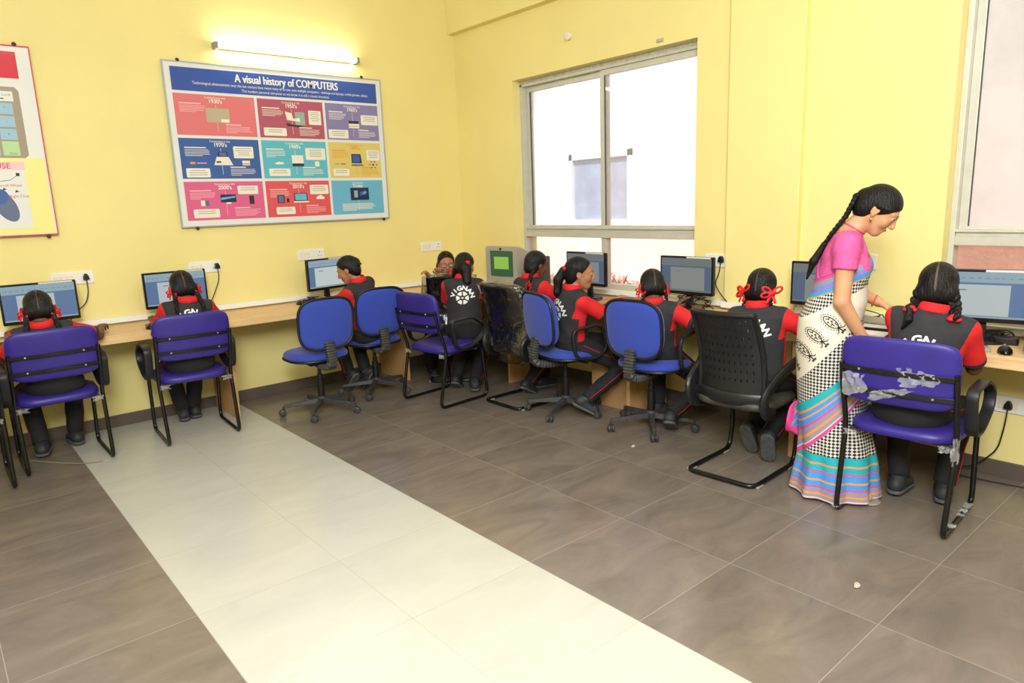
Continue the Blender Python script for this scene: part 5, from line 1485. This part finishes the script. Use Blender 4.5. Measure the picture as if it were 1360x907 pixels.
GIRLS = dict(
 P1=dict(label='seated girl in school uniform at the far left screen, arm reaching over the desk', hips=(-3.68, -.60), face=3, top=(-3.702, -.585, 1.092), hyaw=5, hpitch=22, rhand=(-3.345, -.38, .805), lhand=(-3.86, -.36, .80),
         elbow=((-.45, -.2, -.9), (.7, -.3, -.6)), lfoot=(-3.785, -.36, .09), rfoot=(-3.575, -.24, .085), skin=2, hcurl=.75),
 P2=dict(label='seated girl in school uniform on the pale strip, before the screen below the computer poster', hips=(-2.885, -.65), face=4, top=(-2.878, -.60, 1.140), hyaw=6, hpitch=20, hroll=-4, rhand=(-2.66, -.36, .80), lhand=(-3.02, -.36, .80), elbow=((-.35, -.2, -.9), (.6, -.35, -.7)), pz=.135,
         lfoot=(-2.87, -.23, .09), rfoot=(-2.79, -.20, .085), skin=2),
 P3=dict(label='short haired child in school uniform bending towards the white paged screen', hips=(-1.50, -.66), face=-24, top=(-1.655, -.60, 1.142), hyaw=-44, hpitch=24, style='short', lhand=(-1.72, -.36, .80), rhand=(-1.52, -.34, .80), parting=False,
         tip=1.3, lfoot=(-1.60, -.46, .155), rfoot=(-1.46, -.48, .155), skin=1, lknee=(-1.62, -.28, .5), rknee=(-1.40, -.25, .5)),
 P4=dict(label='girl wearing glasses facing the camera in the room corner, hand on the wrapped chair', hips=(-.60, -.56), face=208, top=(-.647, -.60, 1.115), hyaw=208, hpitch=8, style='braids', bows='none', glasses=True, lhand=(-.775, -.67, .925), rhand=(-.890, -.70, .915), skin=1, braid_front=(1, 1),
         elbow=((.5, 0, -.8), (-.5, .2, -.8)), hcurl=.9, vox=.0042, lfoot=(-.50, -.55, .09), rfoot=(-.80, -.50, .09)),
 P5=dict(label='girl with loose ponytail and school name on her back, on the purple corner chair', hips=(-.92, -1.20), face=42, top=(-.812, -1.11, 1.134), hyaw=62, hpitch=10, style='loose', parting=False, rhand=(-.66, -1.12, .80), lhand=(-.80, -.86, .86), skin=1,
         elbow=((-.15, -.2, -.9), (.7, -.5, -.7)), lfoot=(-.92, -1.05, .10), rfoot=(-.86, -1.22, .09), lknee=(-.75, -.95, .55), rknee=(-.65, -1.1, .55)),
 P6=dict(label='girl with one side braid seated at the old tube monitor', hips=(-.71, -1.76), face=92, top=(-.60, -1.765, 1.150), hyaw=98, hpitch=14, style='single', parting=False, rhand=(-.34, -1.92, .80), lhand=(-.34, -1.68, .80), skin=2,
         lfoot=(-.42, -1.58, .09), rfoot=(-.62, -1.62, .10), rknee=(-.40, -1.78, .52)),
 P7=dict(label='girl with ponytail in profile, looking right, seated sideways on a blue chair', hips=(-.73, -2.22), face=110, top=(-.70, -2.309, 1.134), hyaw=133, hpitch=6, style='ponytail', parting=False, skin=1, sc=1.06, rhand=(-.42, -2.52, .80), lhand=(-.38, -2.30, .80),
         elbow=((-.5, -.3, -.8), (.35, -.35, -.9)), rfoot=(-.755, -2.385, .135), lfoot=(-.30, -2.30, .09), rknee=(-.46, -2.45, .55), lknee=(-.42, -2.28, .54), vox=.0042, toes=(0, 20)),
 P8=dict(label='girl with red ribbons turned left, on the blue chair nearest the slotted chair', hips=(-.60, -2.875), face=72, top=(-.58, -2.820, 1.055), hyaw=40, hpitch=24, blen=.5, rhand=(-.45, -3.10, .80), lhand=(-.44, -2.90, .80), skin=2,
         elbow=((-.6, -.35, -.7), (.9, -.3, -.4)), rfoot=(-.63, -3.03, .13), lfoot=(-.40, -2.75, .09), rknee=(-.33, -3.0, .54)),
 P9=dict(label='girl with large red hair bows seated on the slotted black chair', hips=(-.73, -3.71), face=80, top=(-.66, -3.672, 1.114), hyaw=80, hpitch=12, pz=.15, blen=.3, tip=1.9, bows='big', rhand=(-.40, -3.92, .80), lhand=(-.42, -3.68, .80), skin=2,
         elbow=((-.6, -.35, -.7), (.7, -.35, -.6)), lfoot=(-.60, -3.60, .165), rfoot=(-.665, -3.745, .165), lknee=(-.40, -3.62, .53), rknee=(-.40, -3.78, .53)),
 P11=dict(label='girl with two long braids tied in red at the right, nearest the camera', hips=(-.83, -4.525), face=80, pz=.20, top=(-.68, -4.555, 1.184), hyaw=78, hpitch=14, bows='ends', rhand=(-.44, -4.62, .80), lhand=(-.40, -4.45, .80), skin=2, sc=1.06,
         elbow=((-.5, -.35, -.8), (.30, -.4, -.9)), lfoot=(-.60, -4.42, .09), rfoot=(-.55, -4.61, .09)),
)
ONLY = None
for k, d in GIRLS.items():
    if ONLY and k not in ONLY: continue
    make_girl(**d)
# ================================================================== the woman in the sari
def loft(rows, grow=0., pleat=None):
    """rows: (z, yc, ry, rx); elliptical sections stacked upwards"""
    Z = np.array([r[0] for r in rows], F32); YC = np.array([r[1] for r in rows], F32); RY = np.array([r[2] for r in rows], F32) + grow; RX = np.array([r[3] for r in rows], F32) + grow
    def f(P):
        z = P[:, 2]; yc = np.interp(z, Z, YC); ry = np.interp(z, Z, RY); rx = np.interp(z, Z, RX)
        y = (P[:, 1] - yc) / ry; x = P[:, 0] / rx; k = np.sqrt(x * x + y * y)
        if pleat is not None: k = k - pleat(np.arctan2(y, x), z)
        d = ((k - 1) * np.minimum(rx, ry)).astype(F32)
        return np.maximum(d, np.maximum(z - Z[-1], Z[0] - z)).astype(F32)
    c = np.array([0, float(YC.mean()), float((Z[0] + Z[-1]) / 2)], F32)
    f.bs = (c, float(max((Z[-1] - Z[0]) / 2 + .06, 0)) + .12); return f

M_blouse = mat('pink_blouse', S(214, 86, 150), .75, var=.12, vscale=60, bump=.3, bscale=90)
M_pinkedge = mat('pink_border', S(228, 70, 140), .7)
def sari_material():
    m = bpy.data.materials.new('printed_sari'); m.use_nodes = True; nt = m.node_tree; L = nt.links; b = nt.nodes['Principled BSDF']
    b.inputs['Roughness'].default_value = .75
    tc = nt.nodes.new('ShaderNodeTexCoord'); sp = nt.nodes.new('ShaderNodeSeparateXYZ'); L.new(tc.outputs['Object'], sp.inputs[0]); X, Y, Z = sp.outputs
    def line(mm, c): return math_node(nt, 'SUBTRACT', Z, math_node(nt, 'ADD', math_node(nt, 'MULTIPLY', Y, mm), c))
    def above(d): return math_node(nt, 'GREATER_THAN', d, 0.)
    def ramp(t, stops):
        r = nt.nodes.new('ShaderNodeValToRGB'); r.color_ramp.interpolation = 'CONSTANT'; L.new(t, r.inputs[0])
        e = r.color_ramp.elements
        while len(e) < len(stops): e.new(.5)
        for k, (p, c) in enumerate(sorted(stops)): e[k].position = p; e[k].color = (*c, 1)
        return r.outputs[0]
    TQ, OR, BL, PK, GR, WH, CR, BK = S(30, 168, 184), S(226, 148, 70), S(74, 146, 220), S(206, 78, 150), S(148, 140, 164), S(214, 210, 201), S(224, 214, 197), S(24, 22, 26)
    u = math_node(nt, 'MULTIPLY', math_node(nt, 'ARCTAN2', math_node(nt, 'ADD', Y, .015), X), .165); c = .0165
    a = math_node(nt, 'FLOOR', math_node(nt, 'DIVIDE', math_node(nt, 'ADD', u, Z), c)); d = math_node(nt, 'FLOOR', math_node(nt, 'DIVIDE', math_node(nt, 'SUBTRACT', Z, u), c))
    chk = math_node(nt, 'MODULO', math_node(nt, 'ADD', math_node(nt, 'ADD', a, d), 400.), 2.)
    # tooth: a finer check bites into every square
    c2 = c / 2.
    a2 = math_node(nt, 'FRACT', math_node(nt, 'DIVIDE', math_node(nt, 'ADD', u, Z), c)); d2 = math_node(nt, 'FRACT', math_node(nt, 'DIVIDE', math_node(nt, 'SUBTRACT', Z, u), c))
    edge = math_node(nt, 'LESS_THAN', math_node(nt, 'ABSOLUTE', math_node(nt, 'SUBTRACT', a2, d2)), .22)
    hm = math_node(nt, 'ABSOLUTE', math_node(nt, 'SUBTRACT', chk, math_node(nt, 'MULTIPLY', edge, .0)))
    hound = mix_col(nt, hm, WH, BK)
    col = ramp(math_node(nt, 'MULTIPLY', Z, 4.), [(0, PK), (.07, WH), (.10, GR), (.16, OR), (.20, GR), (.30, PK), (.335, BL), (.44, OR), (.48, BL), (.62, PK), (.66, TQ), (.77, OR), (.81, TQ)])
    d7 = line(0., .244); col = mix_col(nt, above(d7), col, hound)
    d6, d5 = line(1.15, .385), line(.84, .612)
    t = math_node(nt, 'DIVIDE', d6, math_node(nt, 'SUBTRACT', d6, d5))          # 0 at the lower edge, 1 at the upper
    st = ramp(t, [(0, PK), (.10, WH), (.13, GR), (.24, OR), (.31, GR), (.44, PK), (.50, BL), (.62, OR), (.66, BL), (.76, OR), (.81, TQ)])
    col = mix_col(nt, above(d6), col, st); col = mix_col(nt, above(d5), col, hound)
    d4 = line(1.18, .800); col = mix_col(nt, above(d4), col, CR)
    d3 = line(.57, 1.0145); col = mix_col(nt, above(d3), col, hound)
    d2_, d1 = line(.47, 1.070), line(.50, 1.165)
    t2 = math_node(nt, 'DIVIDE', d2_, math_node(nt, 'SUBTRACT', d2_, d1))
    st2 = ramp(t2, [(0, OR), (.06, TQ), (.13, BL), (.33, PK), (.40, BL), (.52, GR), (.80, PK), (.95, BK), (.97, PK)])
    col = mix_col(nt, above(d2_), col, st2)
    L.new(col, b.inputs['Base Color'])
    return m
M_sari = sari_material()

def make_woman():
    org = np.array([-.80, -4.16, 0.]); face = 157.
    HR = figure_axes(3, 40, 0); hs = .97; Hc = np.array([.0, .146, 1.434])
    hp = lambda x, y, z: Hc + HR @ np.array([x, y, z]) * hs
    torso = [(.98, -.015, .120, .130), (1.03, -.006, .112, .124), (1.10, .0, .108, .128), (1.17, .004, .104, .140), (1.22, .006, .098, .148), (1.27, .008, .082, .150), (1.31, .014, .062, .130), (1.345, .024, .046, .085)]
    sh = {1: np.array([.150, .022, 1.285]), -1: np.array([-.150, .022, 1.285])}
    elb = {1: np.array([.185, .012, 1.020]), -1: np.array([-.215, .03, 1.045])}
    wr = {1: np.array([.135, .112, .840]), -1: np.array([-.095, .172, .982])}
    b = Field()
    b.add(local(HEAD, HR, Hc, hs, .16), 0)
    b.add(rc((0, .018, 1.325), hp(0, -.022, -.055), .052, .047), .025)
    b.add(loft(torso, -.006), .03)
    b.add(rc(sh[-1] + A(.02, 0, 0), sh[1] - A(.02, 0, 0), .042, .042), .04)
    for s in (-1, 1):
        b.add(rc(sh[s], elb[s], .044, .036), .025); b.add(rc(elb[s], wr[s], .0365, .0245), .01)
    hand_parts(b, wr[1], (-.05, .45, -.80), (.95, .3, .1), 1, .93, .5)
    hand_parts(b, wr[-1], (.06, .86, -.48), (-.25, .35, .9), 1, .95, .55, thumb_in=.7)
    for s in (-1, 1):
        b.add(rc((s * .085, -.02, .90), (s * .08, .02, .48), .075, .055), .03); b.add(rc((s * .08, .02, .48), (s * .075, .01, .09), .052, .034), .02)
        b.add(rc((s * .075, .0, .055), (s * .08, .09, .038), .032, .028), .02)
        b.add(erc((s * .08, .09, .034), (s * .085, .165, .026), .040, .036, np.eye(3), (1, 1, 1.9)), .02)
        for k in range(5): b.add(rc((s * (.085 + .016 * (2 - k) * -1), .175, .026), (s * (.087 + .017 * (2 - k) * -1), .205 - .006 * k, .022), .011 - .001 * k, .009 - .0008 * k), .004)
    def reg(c):
        q = (c - Hc.astype(F32)) @ HR.astype(F32) / hs
        return ((np.abs(q[:, 0]) < .021) & (np.abs(q[:, 2] + .0625) < .0085 * (1 - (q[:, 0] / .03) ** 2)) & (q[:, 1] > .078)).astype(int)
    body = sdf_mesh('person', b, .0042, [M_skin_t, M_lip], region=reg)
    body.location = org; body.rotation_euler = (0, 0, -math.radians(face))
    tag(body, 'woman in a printed sari and pink blouse standing bent over the right desk', 'person')
    for s in (-1, 1):
        e = Field().add(rc(hp(s * .031, .0735, .004), hp(s * .031, .0736, .004), .0128 * hs, .0128 * hs), 0); ic = hp(s * .031, .0855, -.004).astype(F32)
        sdf_mesh('eye', e, .0022, [M_eye, M_iris], body, lambda c, ic=ic: np.ones(len(c), int))
    # hair, with a long braid down the back
    f = Field()
    cut = halfspace(hp(0, .078, .056), HR @ np.array([0, .80, -.60])); g2 = halfspace(hp(0, 0, -.088), HR @ np.array([0, .25, -1.]))
    cap = Field().add(ell((0, -.015, .030), (.0800, .0985, .0890)), 0).add(ell((0, -.050, -.030), (.064, .060, .064)), .03)
    f.add(inter(local(cap, HR, Hc, hs, .15), cut, g2), 0)
    for s in (-1, 1):
        f.add(rc(hp(s * .016, .089, .0265), hp(s * .044, .073, .026), .0034, .0022), 0)
        f.add(rc(hp(s * .070, .034, .028), hp(s * .077, -.012, .016), .013, .012), .012)
    f.add(ell(hp(0, -.098, .010), (.034, .034, .034)), .02)
    hair = sdf_mesh('hair', f, .0042, M_hair, body)
    pts = [hp(.0, -.105, .030), hp(.01, -.122, -.015), np.array([.025, .004, 1.405]), np.array([.045, -.055, 1.322]), np.array([.052, -.082, 1.275])]
    bf = braid_field(pts, .0225, .75); sdf_mesh('braid', bf, .004, M_hair, hair)
    q = Field().add(rc((.052, -.080, 1.278), (.055, -.125, 1.195), .015, .019), 0).add(rc((.055, -.125, 1.195), (.052, -.152, 1.11), .019, .006), .01); sdf_mesh('hair_end', q, .004, M_hair, hair)
    # blouse
    f = Field(); f.add(loft(torso, .004), 0)
    f.add(rc(sh[-1] + A(.015, 0, -.005), sh[1] - A(.015, 0, .005), .050, .050), .04)
    for s in (-1, 1):
        d = nrm(elb[s] - sh[s]); e = sh[s] + d * .118
        f.add(inter(rc(sh[s], sh[s] + d * .17, .054, .056), halfspace(e, d)), .025)
        f.add(ell((s * .058, .075, 1.165), (.058, .055, .058)), .03)
    f.sub(ell((0, .010, 1.380), (.095, .112, .070)), .006)
    f.cut(halfspace((0, -.1, 1.045), (0, -.45, -1.)))
    f.post = lambda P, d: d + .0022 * np.sin(55 * P[:, 2] + 30 * P[:, 1] + 2 * np.sin(20 * P[:, 0])) * np.sin(25 * P[:, 1] - 18 * P[:, 2])
    sdf_mesh('blouse', f, .0042, M_blouse, body)
    # sari: skirt, pleats, and the cloth carried up over the left shoulder
    skirt = [(.012, .026, .205, .205), (.06, .027, .200, .200), (.19, .030, .186, .186), (.30, .018, .176, .180), (.40, .0, .166, .174), (.60, -.024, .157, .170), (.755, -.034, .157, .176), (.85, -.038, .151, .176), (.912, -.038, .147, .168), (1.0, -.014, .135, .145), (1.04, -.006, .124, .134), (1.10, .0, .116, .134)]
    def pleat(phi, z):
        lo = np.clip((.42 - z) / .40, 0, 1)
        return .075 * lo * np.sin(9 * phi + 1.2 + 3 * z) + .018 * lo * np.sin(17 * phi - 4 * z) + .010 * np.clip((1.0 - z), 0, 1) * np.sin(5 * phi + 14 * z) + .012 * np.sin(30 * z + 3.0 * phi) * np.clip((1.1 - z) * 5, 0, 1) * np.clip((z - .9) * 8, 0, 1)
    f = Field(); f.add(loft(skirt, 0., pleat), 0); f.add(inter(loft([(z, a, r1, r2) for z, a, r1, r2 in torso], .011)), .012)
    f.add(inter(rc((-.15, .02, 1.285), (-.06, .02, 1.30), .058, .056), halfspace((-.185, 0, 0), (-1, 0, 0))), .03)
    f.add(ell((-.058, .078, 1.165), (.066, .062, .066)), .03); f.add(ell((.058, .070, 1.150), (.060, .058, .060)), .03)
    def upper(P): return ((P[:, 2] - (1.165 + .5 * P[:, 1] + 1.7 * np.maximum(0, .07 - P[:, 0]))) * .6).astype(F32)
    f.cut(upper); f.sub(ell((0, .02, 1.40), (.075, .085, .075)), .006)
    f.cut(halfspace((0, 0, .012), (0, 0, -1)))
    sari = sdf_mesh('sari', f, .0050, M_sari, body)
    # hem and paisley prints
    def paisley():
        sh = []; E = lambda a, b, cx=0, cy=0, n=28: [(cx + a * math.cos(2 * PI * i / n), cy + b * math.sin(2 * PI * i / n)) for i in range(n)]
        def ring(a, b, w, cx=0, cy=0, n=28):
            o, i = E(a, b, cx, cy, n), E(a - w, b - w, cx, cy, n); sh.append((o + i, [(k, (k + 1) % n, n + (k + 1) % n, n + k) for k in range(n)], 0))
        ring(.042, .020, .0050)
        for k in range(7): sh.append((E(.0075 - .0006 * abs(k - 3), .0026, -.026 + .0088 * k, .0062 * math.sin(k * 2.4), 10), [tuple(range(10))], 0))
        for k in range(5): sh.append((E(.0030, .0045, -.018 + .0090 * k, -.0085 * (1 if k % 2 else -1), 8), [tuple(range(8))], 0))
        for k in range(22):
            a = 2 * PI * k / 22
            if abs(a) < .5 or abs(a - 2 * PI) < .5: continue
            c, s = math.cos(a), math.sin(a); x, y = .0505 * c, .0270 * s; sh.append((E(.0036, .0026, x, y, 8), [tuple(range(8))], 0))
        for sg in (-1, 1):
            pts = [(.040, .002 * sg), (.052, .010 * sg), (.060, .020 * sg), (.055, .026 * sg)]; v = []
            for (x, y) in pts: v.append((x, y + .0035))
            for (x, y) in pts[::-1]: v.append((x, y - .0035))
            sh.append((v, [(0, 1, 6, 7), (1, 2, 5, 6), (2, 3, 4, 5)], 0)); sh.append((E(.006, .0045, .070, .008 * sg, 12), [tuple(range(12))], 0))
        sh.append(([(.04, -.003), (.074, -.003), (.074, .003), (.04, .003)], [(0, 1, 2, 3)], 0))
        return sh
    bv = bvh_of(sari); r = -.62; c, s = math.cos(r), math.sin(r)
    M_ink = mat('black_print', S(28, 26, 30), .8)
    for (y, z) in ((-.030, .915), (-.098, .846), (-.150, .768)):
        decal('paisley_print', paisley(), M_ink, sari, bv, (.1, y, z), (0, c, s), (0, -s, c), (-1, 0, 0), .0016)
    for (x, z) in ((-.06, .80), (.03, .70)):
        decal('paisley_print', paisley(), M_ink, sari, bv, (x, -.1, z), (c, 0, s), (-s, 0, c), (0, 1, 0), .0016)
    # loose end of the sari hanging behind
    vs, fs, mi = [], [], []; nu, nv = 9, 14
    for i in range(nu):
        for j in range(nv):
            u, v = i / (nu - 1), j / (nv - 1)
            z = .47 - .19 * v; y = -.150 - .068 * u * math.sin(min(1, v * 1.5) * PI / 2 + .1) - .006 * math.sin(9 * v); x = -.02 + .05 * u + .02 * math.sin(8 * v + 3 * u)
            vs.append((x, y, z + .02 * u))
    mb = MB()
    for i in range(nu - 1):
        for j in range(nv - 1):
            mb.f.append([i * nv + j, (i + 1) * nv + j, (i + 1) * nv + j + 1, i * nv + j + 1]); mb.m.append(0 if i >= nu - 4 or j >= nv - 4 else 1)
    mb.v = vs; o = mb.build('sari_end', [M_pinkedge, M_sari], sari, smooth=180); sd = o.modifiers.new('thick', 'SOLIDIFY'); sd.thickness = .008
    # jewellery and sandals
    bb_ = bvh_of(body); th = []
    for k in range(40):
        a = 2 * PI * k / 40; c0 = np.array([0, .045, 1.352]); q = c0 + np.array([math.sin(a) * .12, math.cos(a) * .12, -math.cos(a) * .075])
        h = bb_.ray_cast(Vector(q), Vector(c0 - q)); th.append(h[0] + h[1] * .0015 if h[0] is not None else Vector(c0))
    MB().tube(th, .0042, 8, closed=True).build('neck_thread', M_pinkedge, body, smooth=60)
    MB().lathe([(0, 0), (.004, -.004), (.006, -.014), (.004, -.022), (0, -.024)], 10, Matrix.Translation(Vector(hp(.080, -.004, -.042)))).build('earring', M_gold, body)
    dv = nrm(np.array([.10, .86, -.30])); up = np.array([0, 0, 1.]); ax = nrm(np.cross(dv, up)); u2 = np.cross(ax, dv)
    MB().tube([wr[-1] - dv * .02 + (ax * math.cos(a) + u2 * math.sin(a)) * .029 for a in [2 * PI * k / 24 for k in range(24)]], .0035, 8, closed=True).build('bangle', mat('red_bangle', S(226, 84, 60), .4), body)
    for s in (-1, 1):
        f = Field().add(erc((s * .078, -.03, .01), (s * .088, .19, .01), .040, .048, np.eye(3), (1, 1, 1)), 0).cut(halfspace((0, 0, .013), (0, 0, 1))).cut(halfspace((0, 0, 0), (0, 0, -1)))
        sdf_mesh('sandal', f, .005, mat('sandal', S(150, 140, 130), .6), body)
    return body
make_woman()
# ================================================================== light, sky, camera
def area(name, loc, rot, sx, sy, power, col=(1, 1, 1)):
    l = bpy.data.lights.new(name, 'AREA'); l.shape = 'RECTANGLE'; l.size = sx; l.size_y = sy; l.energy = power; l.color = col
    o = bpy.data.objects.new(name, l); COL.objects.link(o); o.location = loc; o.rotation_euler = rot; return o
WARM = (.97, 1, 1)
area('ceiling_fill', (-5.2, -5.6, 3.70), (0, 0, 0), 2.4, 2.0, 150, WARM)  # these overhead area lights are unseen fill, added to brighten the room
area('ceiling_fill', (-2.4, -5.4, 3.70), (0, 0, 0), 1.6, 1.6, 50, WARM)
area('ceiling_fill', (-4.6, -2.4, 3.70), (0, 0, 0), 1.6, 1.2, 18, WARM)
area('bounced_flash', (-4.6, -6.2, 2.9), (math.radians(80), 0, math.radians(-46)), 1.2, 1.0, 230, (.98, 1, 1))
sun = bpy.data.lights.new('sun', 'SUN'); sun.energy = 6; sun.angle = math.radians(2); sun.color = (1, .95, .88)
so = bpy.data.objects.new('sun', sun); COL.objects.link(so); so.rotation_euler = (math.radians(38), 0, math.radians(-62))
w = bpy.data.worlds.new('sky'); bpy.context.scene.world = w; w.use_nodes = True
nt = w.node_tree; bg = nt.nodes['Background']
sk = nt.nodes.new('ShaderNodeTexSky'); sk.sky_type = 'NISHITA'; sk.sun_disc = False; sk.sun_elevation = math.radians(52); sk.sun_rotation = math.radians(240); sk.dust_density = 2.5
nt.links.new(sk.outputs[0], bg.inputs[0]); bg.inputs[1].default_value = .4

cam = bpy.data.cameras.new('camera'); co = bpy.data.objects.new('camera', cam); COL.objects.link(co)
cam.sensor_fit = 'HORIZONTAL'; cam.sensor_width = 36; cam.lens = 922.6357 * 36 / 1360; cam.clip_start = .05
co.location = (-4.2307, -5.698, 1.5327); co.rotation_mode = 'XYZ'; co.rotation_euler = (1.3724, .0354, -.7097)
sc = bpy.context.scene; sc.camera = co
sc.view_settings.view_transform = 'Standard'; sc.view_settings.look = 'None'; sc.view_settings.gamma = 1; sc.view_settings.use_curve_mapping = False
sc.view_settings.exposure = -0.25
sc.cycles.max_bounces = 8; sc.cycles.transparent_max_bounces = 16; sc.cycles.use_denoising = True
sc.cycles.sample_clamp_indirect = 6
